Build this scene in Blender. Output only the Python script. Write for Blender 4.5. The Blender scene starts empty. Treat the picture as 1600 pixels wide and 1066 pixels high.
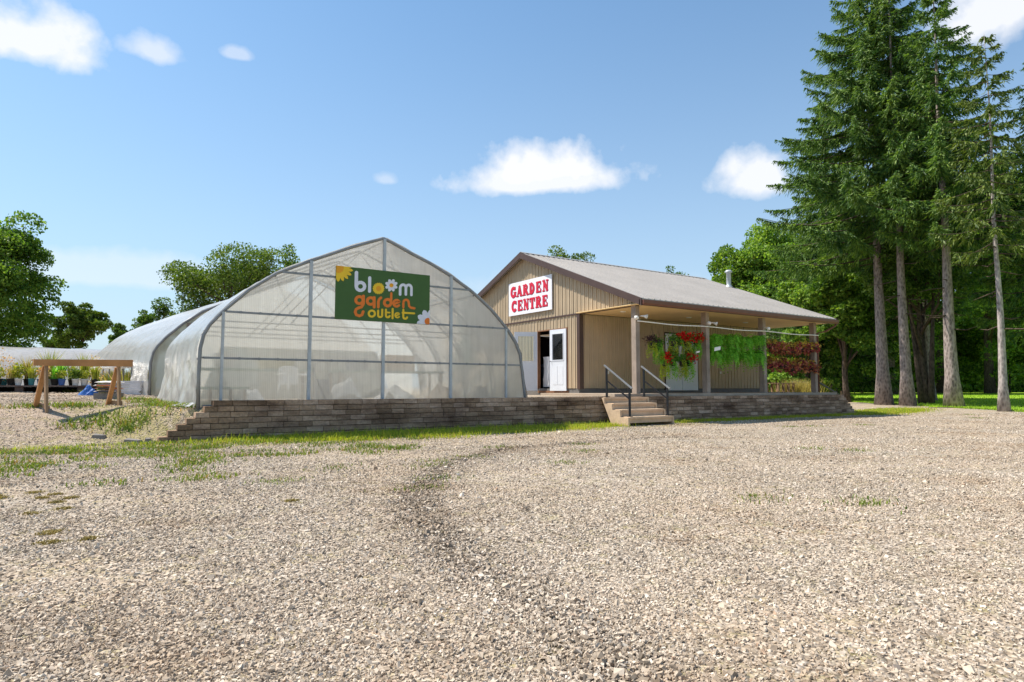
import bpy, math, random
import numpy as np
from mathutils import Vector, Matrix
R = math.radians
sc = bpy.context.scene
C = sc.collection

# ------------------------------------------------------------------ camera
EYE = .95
cam_d = bpy.data.cameras.new('camera'); cam = bpy.data.objects.new('camera', cam_d); C.objects.link(cam)
cam_d.sensor_width = 36; cam_d.lens = 22.725; cam_d.clip_start = .05; cam_d.clip_end = 3000
cam.location = (0, 0, EYE); cam.rotation_euler = (R(90 + 4.19), 0, R(-33.8))
sc.camera = cam
FW = (math.cos(R(56.2)), math.sin(R(56.2))); RT = (FW[1], -FW[0])
def gp(px, t):                      # plan position at a bearing and a depth
    u = (px - 800) / 1010.
    return (t * (FW[0] + u * RT[0]), t * (FW[1] + u * RT[1]))

# ------------------------------------------------------------------ sun, sky, exposure
SUN_EL = 57.
SD = Vector((-.66, .75, 0)).normalized() * math.cos(R(SUN_EL)); SD.z = math.sin(R(SUN_EL))
sun_d = bpy.data.lights.new('sun', 'SUN'); sun = bpy.data.objects.new('sun', sun_d); C.objects.link(sun)
sun_d.energy = 4.4; sun_d.angle = R(.53); sun_d.color = (1, .93, .83)
sun.rotation_euler = SD.to_track_quat('Z', 'Y').to_euler()
sun.location = (0, 0, 40)
sc.view_settings.view_transform = 'Standard'; sc.view_settings.look = 'None'
sc.view_settings.exposure = .78; sc.view_settings.gamma = 1

world = bpy.data.worlds.new('World'); sc.world = world; world.use_nodes = True
wn, wl = world.node_tree.nodes, world.node_tree.links
wn.clear()
w_out = wn.new('ShaderNodeOutputWorld'); w_bg = wn.new('ShaderNodeBackground'); w_bg.inputs[1].default_value = .15
sky = wn.new('ShaderNodeTexSky'); sky.sky_type = 'NISHITA'; sky.sun_disc = False
sky.sun_elevation = R(SUN_EL); sky.sun_rotation = math.atan2(SD.x, SD.y)
sky.air_density = 1.0; sky.dust_density = .6; sky.ozone_density = 1.6; sky.altitude = 200
def wmath(op, a, b=None, c=None, clamp=False):
    n = wn.new('ShaderNodeMath'); n.operation = op; n.use_clamp = clamp
    for i, s in enumerate((a, b, c)):
        if s is None: continue
        if isinstance(s, (int, float)): n.inputs[i].default_value = s
        else: wl.new(s, n.inputs[i])
    return n.outputs[0]
tc = wn.new('ShaderNodeTexCoord')
nz = wn.new('ShaderNodeTexNoise'); nz.inputs['Scale'].default_value = 9; nz.inputs['Detail'].default_value = 8; nz.inputs['Roughness'].default_value = .58
nz2 = wn.new('ShaderNodeTexNoise'); nz2.inputs['Scale'].default_value = 26; nz2.inputs['Detail'].default_value = 5
wl.new(tc.outputs['Generated'], nz.inputs['Vector']); wl.new(tc.outputs['Generated'], nz2.inputs['Vector'])
def wdot(v):
    n = wn.new('ShaderNodeVectorMath'); n.operation = 'DOT_PRODUCT'
    wl.new(tc.outputs['Generated'], n.inputs[0]); n.inputs[1].default_value = v
    return n.outputs['Value']
cloud = None
# bearing (deg right of view axis), elevation, half width, half height, density
CLOUDS = [(3.4, 18.9, 6.0, 3.3, 1.0), (2.4, 17.9, 9.0, 2.1, .9), (21.6, 17.0, 3.3, 3.0, .9), (38.2, 25.6, 4.6, 4.0, .9), (-37.0, 23.6, 4.6, 3.0, .9), (-30.0, 25.0, 2.6, 1.7, .6), (-23.8, 26.0, 1.2, .7, .4),
          (-11.2, 17.8, 1.2, .8, .35), (-33, 8.5, 12, 1.8, .35), (6, 9, 14, 1.5, .2), (60, 24, 12, 5, .9), (-70, 22, 14, 5, .9), (140, 30, 18, 7, .9), (-140, 25, 18, 7, .9)]
AXIS_AZ = 56.2
for az, el, hw, hh, dn in CLOUDS:
    a = R(AXIS_AZ - az); e = R(el)
    c = (math.cos(a) * math.cos(e), math.sin(a) * math.cos(e), math.sin(e))
    r = (math.sin(a), -math.cos(a), 0.)
    u = Vector(r).cross(Vector(c)); u = (u.x, u.y, u.z)
    dc = wmath('MAXIMUM', wdot(c), .05)
    x = wmath('DIVIDE', wmath('DIVIDE', wdot(r), dc), math.tan(R(hw)))
    y = wmath('DIVIDE', wmath('DIVIDE', wdot(u), dc), math.tan(R(hh)))
    # flat base: the lower half falls off faster
    y = wmath('ADD', y, wmath('MULTIPLY', wmath('MULTIPLY', wmath('MINIMUM', y, 0), 1.0), 1.0))
    d = wmath('SQRT', wmath('ADD', wmath('MULTIPLY', x, x), wmath('MULTIPLY', y, y)))
    n_ = wmath('ADD', wmath('MULTIPLY', wmath('SUBTRACT', nz.outputs[0], .5), 2.0), wmath('MULTIPLY', wmath('SUBTRACT', nz2.outputs[0], .5), .8))
    front = wmath('GREATER_THAN', wdot(c), .1)
    m = wmath('MULTIPLY', wmath('MULTIPLY', wmath('MULTIPLY', wmath('SUBTRACT', wmath('ADD', 1.05, n_), d), 1.7, clamp=True), dn), front)
    cloud = m if cloud is None else wmath('MAXIMUM', cloud, m)
cloud = wmath('SMOOTH_MIN', cloud, .97, .12)
mixc = wn.new('ShaderNodeMix'); mixc.data_type = 'RGBA'
wl.new(cloud, mixc.inputs[0]); 
# thin summer haze: the low sky turns milky
sepz = wn.new('ShaderNodeSeparateXYZ'); wl.new(tc.outputs['Generated'], sepz.inputs[0])
hz = wmath('POWER', wmath('SUBTRACT', 1.0, wmath('ABSOLUTE', sepz.outputs[2]), clamp=True), 3.0)
mixh = wn.new('ShaderNodeMix'); mixh.data_type = 'RGBA'
wl.new(wmath('MULTIPLY', hz, .92), mixh.inputs[0]); tint = wn.new('ShaderNodeMix'); tint.data_type = 'RGBA'; tint.blend_type = 'MULTIPLY'; tint.inputs[0].default_value = 1
wl.new(sky.outputs[0], tint.inputs[6]); tint.inputs[7].default_value = (.51, .69, .735, 1)
wl.new(tint.outputs[2], mixh.inputs[6]); mixh.inputs[7].default_value = (2.4, 2.78, 3.2, 1)
wl.new(mixh.outputs[2], mixc.inputs[6]); mixc.inputs[7].default_value = (3.95, 4.0, 4.15, 1)
wl.new(mixc.outputs[2], w_bg.inputs[0]); wl.new(w_bg.outputs[0], w_out.inputs[0])

# ------------------------------------------------------------------ materials
def nodes_of(name):
    m = bpy.data.materials.new(name); m.use_nodes = True
    nt = m.node_tree; nt.nodes.clear()
    out = nt.nodes.new('ShaderNodeOutputMaterial')
    return m, nt, out
class NT:
    def __init__(s, name): s.m, s.nt, s.out = nodes_of(name); s.N = s.nt.nodes; s.L = s.nt.links
    def new(s, t, **kw):
        n = s.N.new(t)
        for k, v in kw.items(): setattr(n, k, v)
        return n
    def link(s, a, b): s.L.new(a, b)
    def obj(s): return s.new('ShaderNodeTexCoord').outputs['Object']
    def noise(s, scale, detail=4, rough=.55, vec=None, stretch=None):
        n = s.new('ShaderNodeTexNoise'); n.inputs['Scale'].default_value = scale; n.inputs['Detail'].default_value = detail; n.inputs['Roughness'].default_value = rough
        v = vec or s.pos()
        if stretch:
            mp = s.new('ShaderNodeMapping'); mp.inputs['Scale'].default_value = stretch; s.link(v, mp.inputs[0]); v = mp.outputs[0]
        s.link(v, n.inputs['Vector']); return n.outputs[0]
    def pos(s): return s.new('ShaderNodeNewGeometry').outputs['Position']
    def island(s): return s.new('ShaderNodeNewGeometry').outputs['Random Per Island']
    def math(s, op, a, b=None, clamp=False):
        n = s.new('ShaderNodeMath', operation=op, use_clamp=clamp)
        for i, q in enumerate((a, b)):
            if q is None: continue
            if isinstance(q, (int, float)): n.inputs[i].default_value = q
            else: s.link(q, n.inputs[i])
        return n.outputs[0]
    def ramp(s, fac, stops):
        n = s.new('ShaderNodeValToRGB'); cr = n.color_ramp
        while len(cr.elements) < len(stops): cr.elements.new(.5)
        for e, (p, c) in zip(cr.elements, stops):
            e.position = p; e.color = (*c, 1) if len(c) == 3 else c
        s.link(fac, n.inputs[0]); return n.outputs[0]
    def mix(s, fac, a, b, mode='MIX'):
        n = s.new('ShaderNodeMix', data_type='RGBA', blend_type=mode)
        for i, q in ((0, fac), (6, a), (7, b)):
            if isinstance(q, (int, float)): n.inputs[i].default_value = q
            elif isinstance(q, tuple): n.inputs[i].default_value = (*q, 1) if len(q) == 3 else q
            else: s.link(q, n.inputs[i])
        return n.outputs[2]
    def bump(s, h, strength=.3, dist=.01):
        n = s.new('ShaderNodeBump'); n.inputs['Strength'].default_value = strength; n.inputs['Distance'].default_value = dist
        s.link(h, n.inputs['Height']); return n.outputs[0]
    def bsdf(s, col, rough=.8, metal=0., normal=None, spec=.3, **kw):
        n = s.new('ShaderNodeBsdfPrincipled')
        if isinstance(col, tuple): n.inputs['Base Color'].default_value = (*col, 1)
        else: s.link(col, n.inputs['Base Color'])
        if isinstance(rough, (int, float)): n.inputs['Roughness'].default_value = rough
        else: s.link(rough, n.inputs['Roughness'])
        n.inputs['Metallic'].default_value = metal; n.inputs['Specular IOR Level'].default_value = spec
        for k, v in kw.items(): n.inputs[k].default_value = v
        if normal is not None: s.link(normal, n.inputs['Normal'])
        return n.outputs[0]
    def done(s, sh): s.link(sh, s.out.inputs[0]); return s.m

def weathered(name, col, rough=.6, metal=0., var=.18, scale=3., bump=.15, streak=None, spec=.3):
    """a solid colour with broad and fine variation, dirt and a little relief"""
    t = NT(name)
    n1 = t.noise(scale, 5, .6); n2 = t.noise(scale * 14, 3, .6, stretch=streak)
    f = t.math('ADD', t.math('MULTIPLY', n1, .6), t.math('MULTIPLY', n2, .4))
    dk = tuple(c * (1 - var * 1.6) for c in col); lt = tuple(min(1, c * (1 + var)) for c in col)
    c = t.ramp(f, [(.3, dk), (.7, lt)])
    return t.done(t.bsdf(c, rough, metal, t.bump(n2, bump, .004), spec))

def leafy(name, dark, mid, light, trans=.35, scale=.5, dead=None, spec=.25):
    t = NT(name)
    isl = t.island(); n = t.noise(scale, 3, .6)
    f = t.math('ADD', t.math('MULTIPLY', isl, .55), t.math('MULTIPLY', n, .55))
    stops = [(.25, dark), (.52, mid), (.85, light)]
    c = t.ramp(f, stops)
    if dead: c = t.mix(t.math('GREATER_THAN', isl, 1 - dead[0]), c, dead[1])
    b = t.bsdf(c, .55, 0, None, spec)
    tr = t.new('ShaderNodeBsdfTranslucent'); tc_ = t.mix(1., c, (1.25, 1.3, .55), 'MULTIPLY'); t.link(tc_, tr.inputs[0])
    ms = t.new('ShaderNodeMixShader'); ms.inputs[0].default_value = trans
    t.link(b, ms.inputs[1]); t.link(tr.outputs[0], ms.inputs[2])
    return t.done(ms.outputs[0])

M = {}
M['siding'] = weathered('tan_siding_paint', (.48, .375, .25), .5, 0, .10, 1.2, .05, (1, 1, .06))
M['brown'] = weathered('brown_trim_metal', (.085, .052, .043), .4, .1, .15, 2, .05)
M['gutter'] = weathered('brown_gutter_metal', (.15, .06, .04), .35, .1, .15, 2, .05)
M['roof'] = weathered('stone_grey_roof_metal', (.46, .43, .40), .42, .25, .10, .9, .06, (.1, 1, 1), .4)
M['soffit'] = weathered('tan_soffit_panel', (.84, .60, .30), .6, 0, .10, 1.5, .05, (8, .1, 1))
M['wood_post'] = weathered('grey_weathered_wood', (.33, .265, .215), .85, 0, .3, 2, .5, (6, 6, .25))
M['wood_trim'] = weathered('brown_door_jamb', (.25, .12, .06), .7, 0, .2, 3, .3, (6, 6, .3))
M['lumber'] = weathered('fresh_orange_lumber', (.48, .24, .10), .75, 0, .22, 3, .3, (.4, 6, 6))
M['lumber_leg'] = weathered('pale_brown_lumber', (.33, .21, .12), .8, 0, .25, 3, .3, (6, 6, .4))
M['white'] = weathered('white_door_paint', (.70, .73, .78), .4, 0, .06, 2, .04)
M['white_metal'] = weathered('white_painted_metal', (.86, .85, .82), .4, .0, .08, 4, .04)
M['galv'] = weathered('galvanised_steel', (.46, .49, .51), .5, .3, .15, 6, .08)
M['galv_dark'] = weathered('dull_galvanised_steel', (.26, .27, .28), .5, .35, .15, 6, .08)
M['black'] = weathered('black_painted_steel', (.02, .022, .028), .35, .2, .2, 6, .05)
M['slab'] = weathered('patio_concrete', (.42, .34, .26), .9, 0, .2, 2, .3)
M['step'] = weathered('precast_step_concrete', (.60, .44, .30), .9, 0, .2, 5, .35)
M['found'] = weathered('grey_foundation_block', (.17, .16, .15), .9, 0, .2, 5, .3)
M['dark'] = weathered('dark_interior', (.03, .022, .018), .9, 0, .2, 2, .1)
M['tote'] = weathered('dark_blue_grey_plastic', (.045, .055, .085), .5, 0, .15, 3, .1)
M['sheet'] = weathered('white_plastic_sheet', (.75, .75, .76), .4, 0, .08, 2, .5)
M['plastic'] = weathered('white_resin_plastic', (.8, .8, .8), .4, 0, .05, 2, .05)
M['green_cloth'] = weathered('pale_green_bench_cover', (.16, .30, .24), .8, 0, .2, 3, .2)
M['bark_spruce'] = None
M['pot_black'] = weathered('black_nursery_pot', (.025, .023, .022), .5, 0, .2, 8, .05)
M['pot_white'] = weathered('white_nursery_pot', (.68, .68, .66), .5, 0, .08, 8, .05)
M['pot_blue'] = weathered('blue_nursery_pot', (.07, .15, .42), .5, 0, .1, 8, .05)
M['pot_teal'] = weathered('teal_nursery_pot', (.05, .22, .25), .5, 0, .1, 8, .05)
M['tarp'] = weathered('blue_woven_tarp', (.03, .13, .42), .45, 0, .25, 9, .5)
M['bag_white'] = weathered('white_printed_sack', (.62, .60, .58), .5, 0, .15, 6, .4)
M['bag_orange'] = weathered('orange_printed_sack', (.62, .20, .08), .5, 0, .2, 6, .4)
M['bag_dark'] = weathered('dark_printed_sack', (.05, .045, .045), .5, 0, .2, 6, .4)
M['block_grey'] = weathered('grey_concrete_block', (.22, .20, .185), .95, 0, .2, 10, .5)
M['stack_white'] = weathered('white_bundled_strips', (.62, .62, .64), .5, 0, .15, 6, .3)
M['bench_wood'] = weathered('old_bench_planks', (.14, .10, .085), .9, 0, .3, 3, .4, (.3, 6, 6))
M['wire'] = weathered('basket_wire', (.10, .08, .06), .6, .2, .2, 6, .1)
M['coco'] = weathered('coconut_fibre_liner', (.30, .16, .08), .95, 0, .3, 18, .6)
M['card'] = weathered('white_price_card', (.85, .85, .88), .5, 0, .02, 3, .02)

def bark(name, a, b, scale=7):
    t = NT(name)
    n = t.noise(scale, 6, .7, stretch=(1, 1, .28)); v = t.new('ShaderNodeTexVoronoi'); v.inputs['Scale'].default_value = scale * 1.8
    mp = t.new('ShaderNodeMapping'); mp.inputs['Scale'].default_value = (1, 1, .45); t.link(t.pos(), mp.inputs[0]); t.link(mp.outputs[0], v.inputs['Vector'])
    f = t.math('ADD', t.math('MULTIPLY', n, .7), t.math('MULTIPLY', v.outputs['Distance'], .5))
    c = t.ramp(f, [(.3, a), (.75, b)])
    return t.done(t.bsdf(c, .95, 0, t.bump(f, .9, .04), .1))
M['bark_spruce'] = bark('spruce_bark', (.075, .06, .055), (.36, .30, .27))
M['bark_pale'] = bark('pale_spruce_bark', (.12, .10, .095), (.42, .37, .34))
M['bark_dark'] = bark('dark_bark', (.03, .022, .017), (.12, .09, .07))
M['leaf_maple'] = leafy('maple_leaf', (.04, .11, .012), (.11, .21, .025), (.24, .35, .05), .42, .5)
M['leaf_olive'] = leafy('olive_leaf', (.04, .09, .01), (.10, .17, .022), (.21, .28, .05), .32, .5)
M['leaf_dark'] = leafy('dark_leaf', (.03, .08, .011), (.08, .155, .022), (.17, .26, .045), .38, .45)
M['leaf_wood'] = leafy('wood_leaf', (.05, .13, .018), (.15, .27, .038), (.32, .44, .07), .44, .35)
M['needle'] = leafy('spruce_needle', (.025, .075, .018), (.075, .155, .03), (.22, .33, .06), .32, .45)
M['needle_light'] = leafy('light_spruce_needle', (.03, .065, .012), (.09, .14, .025), (.20, .25, .05), .25, .6)
M['grass'] = leafy('verge_grass', (.18, .28, .02), (.40, .48, .04), (.60, .56, .09), .42, 1.2, (.12, (.42, .30, .13)))
M['lawn_blade'] = leafy('lawn_grass', (.14, .26, .02), (.27, .44, .035), (.40, .54, .06), .42, .5)
M['weed'] = leafy('weed_leaf', (.06, .11, .02), (.17, .24, .04), (.34, .38, .07), .3, 1.5, (.1, (.35, .22, .08)))
M['moss'] = leafy('dry_moss', (.20, .16, .06), (.34, .26, .09), (.46, .36, .14), .1, 3)
M['fern'] = leafy('fern_frond', (.08, .28, .018), (.20, .52, .035), (.36, .68, .08), .35, 3)
M['lime'] = leafy('lime_trailer', (.18, .28, .03), (.40, .50, .04), (.62, .66, .08), .35, 3)
M['mid_leaf'] = leafy('basket_leaf', (.03, .11, .015), (.09, .24, .03), (.20, .36, .05), .3, 3)
M['purple_leaf'] = leafy('purple_leaf', (.02, .012, .015), (.06, .025, .03), (.12, .05, .05), .2, 3)
M['red_petal'] = leafy('red_petal', (.45, .008, .008), (.65, .015, .012), (.8, .04, .02), .25, 3)
M['coleus_red'] = leafy('coleus_red', (.07, .08, .03), (.42, .06, .09), (.68, .34, .16), .3, 9)
M['coleus_gold'] = leafy('coleus_gold', (.28, .16, .02), (.5, .34, .04), (.75, .6, .12), .25, 2.5)
M['tan_grass'] = leafy('tan_ornamental_grass', (.22, .18, .05), (.42, .34, .10), (.62, .5, .2), .3, 2)
M['peach_leaf'] = leafy('peach_flower', (.45, .22, .10), (.62, .38, .2), (.8, .65, .45), .3, 2)
M['yellow_leaf'] = leafy('yellow_green_leaf', (.16, .2, .02), (.32, .36, .04), (.55, .5, .1), .3, 2)

def rock_mat(name, dark=1.):
    t = NT(name)
    c = t.ramp(t.island(), [(0, (.14, .11, .085)), (.22, (.29, .235, .18)), (.5, (.44, .365, .285)), (.77, (.53, .455, .37)), (.93, (.70, .635, .55)), (1, (.42, .27, .18))])
    n = t.noise(55, 3, .6); c = t.mix(.3, c, t.ramp(n, [(.3, (.34, .27, .20)), (.7, (.70, .60, .48))]))
    c = t.mix(1., c, t.ramp(t.noise(.55, 6, .68), [(.36, (1.1, 1.09, 1.08)), (.52, (.98, .96, .93)), (.66, (.80, .70, .60))]), 'MULTIPLY')
    if dark != 1: c = t.mix(1., c, (dark, dark * .98, dark * .96), 'MULTIPLY')
    return t.done(t.bsdf(c, .9, 0, t.bump(n, .3, .003), .2))
M['rock'] = rock_mat('crushed_stone'); M['rock_dark'] = rock_mat('turned_up_stone', .62)

def ground_mat():
    t = NT('gravel_ground')
    P = t.pos()
    v1 = t.new('ShaderNodeTexVoronoi'); v1.inputs['Scale'].default_value = 42; t.link(P, v1.inputs['Vector'])
    v2 = t.new('ShaderNodeTexVoronoi'); v2.inputs['Scale'].default_value = 17; t.link(P, v2.inputs['Vector'])
    sep = t.new('ShaderNodeSeparateColor'); t.link(v1.outputs['Color'], sep.inputs[0])
    st = t.ramp(sep.outputs[0], [(0, (.22, .175, .135)), (.35, (.46, .385, .305)), (.7, (.57, .49, .40)), (1, (.70, .625, .54))])
    crev = t.ramp(v1.outputs['Distance'], [(.25, (1, 1, 1)), (.75, (.55, .53, .5))])
    st = t.mix(1., st, crev, 'MULTIPLY')
    big = t.noise(.45, 6, .62); mid = t.noise(2.6, 5, .65)
    dirt = t.ramp(big, [(.42, (0, 0, 0)), (.66, (1, 1, 1))])
    st = t.mix(t.math('MULTIPLY', dirt, .45), st, (.54, .40, .27))
    pal = t.ramp(mid, [(.35, (.82, .81, .80)), (.7, (1.1, 1.1, 1.1))])
    st = t.mix(1., st, pal, 'MULTIPLY')
    rust = t.ramp(t.noise(1.3, 6, .7), [(.62, (0, 0, 0)), (.72, (1, 1, 1))])
    st = t.mix(t.math('MULTIPLY', rust, .4), st, (.50, .31, .19))
    def att(nm):
        a = t.new('ShaderNodeAttribute', attribute_name=nm); return a.outputs['Fac']
    nn = t.noise(5, 5, .7)
    tr = t.math('MULTIPLY', att('track'), t.math('ADD', nn, .25), clamp=True)
    st = t.mix(t.math('MULTIPLY', tr, .9), st, (.20, .155, .12))
    mound = t.math('MULTIPLY', att('mound'), t.math('ADD', nn, .1), clamp=True)
    st = t.mix(t.math('MULTIPLY', mound, .8), st, (.36, .265, .20))
    g = t.math('MULTIPLY', t.math('SUBTRACT', t.math('ADD', att('grass'), nn), .5), 4., clamp=True)
    gc = t.ramp(t.noise(9, 4, .7), [(.3, (.16, .15, .06)), (.5, (.30, .26, .10)), (.75, (.42, .32, .19))])
    st = t.mix(t.math('MULTIPLY', g, .8), st, gc)
    h = t.math('ADD', t.math('MULTIPLY', v1.outputs['Distance'], -.6), t.math('MULTIPLY', v2.outputs['Distance'], -.5))
    h = t.math('ADD', h, t.math('MULTIPLY', mid, .8))
    return t.done(t.bsdf(st, .95, 0, t.bump(h, .9, .035), .15))
M['ground'] = ground_mat()
def lawn_mat():
    t = NT('lawn_turf')
    f = t.math('ADD', t.math('MULTIPLY', t.noise(.5, 4, .6), .6), t.math('MULTIPLY', t.noise(14, 4, .7), .5))
    c = t.ramp(f, [(.3, (.17, .28, .025)), (.55, (.28, .43, .035)), (.8, (.38, .50, .065))])
    return t.done(t.bsdf(c, .95, 0, t.bump(t.noise(30, 3, .7), .8, .03), .1))
M['lawn'] = lawn_mat()
def block_mat():
    t = NT('split_face_block')
    c = t.ramp(t.island(), [(0, (.27, .19, .13)), (.35, (.35, .25, .175)), (.7, (.43, .31, .225)), (1, (.56, .42, .32))])
    s = t.ramp(t.noise(.9, 6, .7, stretch=(1, 1, 3.5)), [(.40, (1.1, 1.08, 1.05)), (.52, (.74, .70, .67)), (.68, (.30, .26, .25))])
    c = t.mix(1., c, s, 'MULTIPLY')
    g = t.ramp(t.noise(22, 5, .75), [(.3, (.62, .6, .6)), (.7, (1.2, 1.2, 1.2))]); c = t.mix(1., c, g, 'MULTIPLY')
    n = t.noise(45, 6, .7)
    return t.done(t.bsdf(c, .95, 0, t.bump(n, .9, .02), .1))
M['block'] = block_mat()

def poly_mat(name, blur_share, tint, tr_share=.5, rib=True, gloss=.12, clear=0):
    """translucent sheet: part scatters light through, part lets blurred shapes show"""
    t = NT(name)
    dirt = t.noise(1.1, 5, .65); d2 = t.noise(3, 4, .6, stretch=(3, 3, .3))
    wv = t.new('ShaderNodeTexWave', wave_type='BANDS', bands_direction='X'); wv.inputs['Scale'].default_value = 9.; t.link(t.pos(), wv.inputs['Vector'])
    fac = t.math('ADD', t.math('MULTIPLY', dirt, .5), t.math('MULTIPLY', d2, .5))
    if rib: fac = t.math('ADD', t.math('MULTIPLY', fac, .85), t.math('MULTIPLY', wv.outputs[1], .15))
    c = t.ramp(fac, [(.3, tuple(x * .74 for x in tint)), (.65, tint)])
    nrm = t.bump(wv.outputs[1], .12, .004) if rib else t.bump(t.noise(1.6, 4, .6), .5, .08)
    tr = t.new('ShaderNodeBsdfTranslucent'); t.link(c, tr.inputs[0])
    df = t.new('ShaderNodeBsdfDiffuse'); t.link(c, df.inputs[0]); t.link(nrm, df.inputs['Normal'])
    a = t.new('ShaderNodeMixShader'); a.inputs[0].default_value = tr_share; t.link(df.outputs[0], a.inputs[1]); t.link(tr.outputs[0], a.inputs[2])
    sh = a.outputs[0]
    if blur_share:
        rf = t.new('ShaderNodeBsdfRefraction'); rf.inputs['IOR'].default_value = 1.06; rf.inputs['Roughness'].default_value = .24; rf.inputs[0].default_value = (.97, .98, .96, 1)
        b = t.new('ShaderNodeMixShader'); b.inputs[0].default_value = blur_share; t.link(sh, b.inputs[1]); t.link(rf.outputs[0], b.inputs[2]); sh = b.outputs[0]
    if clear:
        tp = t.new('ShaderNodeBsdfTransparent'); b = t.new('ShaderNodeMixShader'); b.inputs[0].default_value = clear; t.link(sh, b.inputs[1]); t.link(tp.outputs[0], b.inputs[2]); sh = b.outputs[0]
    gl = t.new('ShaderNodeBsdfGlossy'); gl.inputs['Roughness'].default_value = .22; t.link(nrm, gl.inputs['Normal'])
    fr = t.new('ShaderNodeFresnel'); fr.inputs[0].default_value = 1.4
    g = t.new('ShaderNodeMixShader'); t.link(t.math('ADD', t.math('MULTIPLY', fr.outputs[0], .7), gloss * .2), g.inputs[0]); t.link(sh, g.inputs[1]); t.link(gl.outputs[0], g.inputs[2])
    return t.done(g.outputs[0])
M['poly'] = poly_mat('ribbed_polycarbonate', .37, (.99, .97, .91), .92)
M['poly_old'] = poly_mat('grey_green_polycarbonate', .15, (.50, .52, .44), .5)
M['film'] = poly_mat('white_greenhouse_film', 0, (.99, .98, .95), .66, False, .5, .13)
def glass_mat():
    t = NT('window_glass')
    tr = t.new('ShaderNodeBsdfTransparent'); tr.inputs[0].default_value = (.85, .9, .9, 1)
    gl = t.new('ShaderNodeBsdfGlossy'); gl.inputs['Roughness'].default_value = .03
    fr = t.new('ShaderNodeFresnel'); fr.inputs[0].default_value = 1.8
    m = t.new('ShaderNodeMixShader'); t.link(fr.outputs[0], m.inputs[0]); t.link(tr.outputs[0], m.inputs[1]); t.link(gl.outputs[0], m.inputs[2])
    return t.done(m.outputs[0])
M['glass'] = glass_mat()
def flat(name, col, rough=.5):
    t = NT(name); n = t.noise(6, 4, .6)
    c = t.ramp(n, [(.3, tuple(x * .9 for x in col)), (.7, col)])
    return t.done(t.bsdf(c, rough, 0, None, .3))
M['sign_green'] = flat('sign_green_paint', (.055, .125, .030)); M['sign_white'] = flat('sign_white_paint', (.74, .76, .84)); M['sign_white_board'] = flat('white_sign_board', (.80, .80, .84))
M['sign_orange'] = flat('sign_orange_paint', (.80, .20, .025)); M['sign_yellow'] = flat('sign_yellow_paint', (.85, .56, .03)); M['sign_gold'] = flat('sign_golden_paint', (.80, .36, .02))
M['sign_red'] = flat('sign_red_letter', (.60, .015, .045)); M['sign_maroon'] = flat('sign_maroon_shadow', (.28, .02, .05)); M['lamp'] = flat('frosted_lamp_lens', (.85, .83, .78))

# ------------------------------------------------------------------ mesh helpers
class MB:
    def __init__(s): s.v = []; s.f = []
    def add(s, vs, fs):
        b = len(s.v); s.v += [tuple(v) for v in vs]; s.f += [tuple(b + i for i in f) for f in fs]; return s
    def hexa(s, p): return s.add(p, [(0, 3, 2, 1), (4, 5, 6, 7), (0, 1, 5, 4), (1, 2, 6, 5), (2, 3, 7, 6), (3, 0, 4, 7)])
    def box(s, x0, x1, y0, y1, z0, z1, rz=0, piv=None):
        p = [(x0, y0, z0), (x1, y0, z0), (x1, y1, z0), (x0, y1, z0), (x0, y0, z1), (x1, y0, z1), (x1, y1, z1), (x0, y1, z1)]
        if rz:
            cx, cy = piv or ((x0 + x1) / 2, (y0 + y1) / 2); c_, s_ = math.cos(rz), math.sin(rz)
            p = [(cx + (x - cx) * c_ - (y - cy) * s_, cy + (x - cx) * s_ + (y - cy) * c_, z) for x, y, z in p]
        return s.hexa(p)
    def bar(s, a, b, w, h=None, up=(0, 0, 1)):
        a, b = Vector(a), Vector(b); h = h or w; d = (b - a).normalized(); u = Vector(up)
        if abs(d.dot(u)) > .95: u = Vector((1, 0, 0))
        r = d.cross(u).normalized() * w / 2; u = r.normalized().cross(d).normalized() * h / 2
        return s.hexa([a - r - u, a + r - u, a + r + u, a - r + u, b - r - u, b + r - u, b + r + u, b - r + u])
    def tube(s, pts, r, n=8, cap=True):
        pts = [Vector(p) for p in pts]; rs = r if isinstance(r, (list, tuple)) else [r] * len(pts)
        b = len(s.v); pu = None
        for i, p in enumerate(pts):
            d = (pts[min(i + 1, len(pts) - 1)] - pts[max(i - 1, 0)]).normalized()
            if pu is None:
                pu = Vector((0, 0, 1)) if abs(d.z) < .9 else Vector((1, 0, 0))
            u = (pu - d * pu.dot(d)).normalized(); pu = u; w = d.cross(u)
            for k in range(n):
                a = 2 * math.pi * k / n; s.v.append(tuple(p + (u * math.cos(a) + w * math.sin(a)) * rs[i]))
        for i in range(len(pts) - 1):
            for k in range(n):
                q = b + i * n + k; q2 = b + i * n + (k + 1) % n
                s.f.append((q, q2, q2 + n, q + n))
        if cap:
            s.f.append(tuple(b + k for k in range(n))[::-1]); e = b + (len(pts) - 1) * n; s.f.append(tuple(e + k for k in range(n)))
        return s
    def lathe(s, c, prof, n=14):
        b = len(s.v)
        for r, z in prof:
            for k in range(n):
                a = 2 * math.pi * k / n; s.v.append((c[0] + r * math.cos(a), c[1] + r * math.sin(a), c[2] + z))
        for i in range(len(prof) - 1):
            for k in range(n):
                q = b + i * n + k; q2 = b + i * n + (k + 1) % n; s.f.append((q, q2, q2 + n, q + n))
        return s
    def build(s, name, mat, parent=None, smooth=False):
        me = bpy.data.meshes.new(name); me.from_pydata(s.v, [], s.f); me.materials.append(mat)
        me.polygons.foreach_set('use_smooth', [bool(smooth)] * len(me.polygons))
        me.update()
        o = bpy.data.objects.new(name, me); C.objects.link(o)
        if parent is not None: o.parent = parent; o.matrix_parent_inverse = Matrix.Translation(-parent.location) if False else Matrix()
        return o
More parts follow.
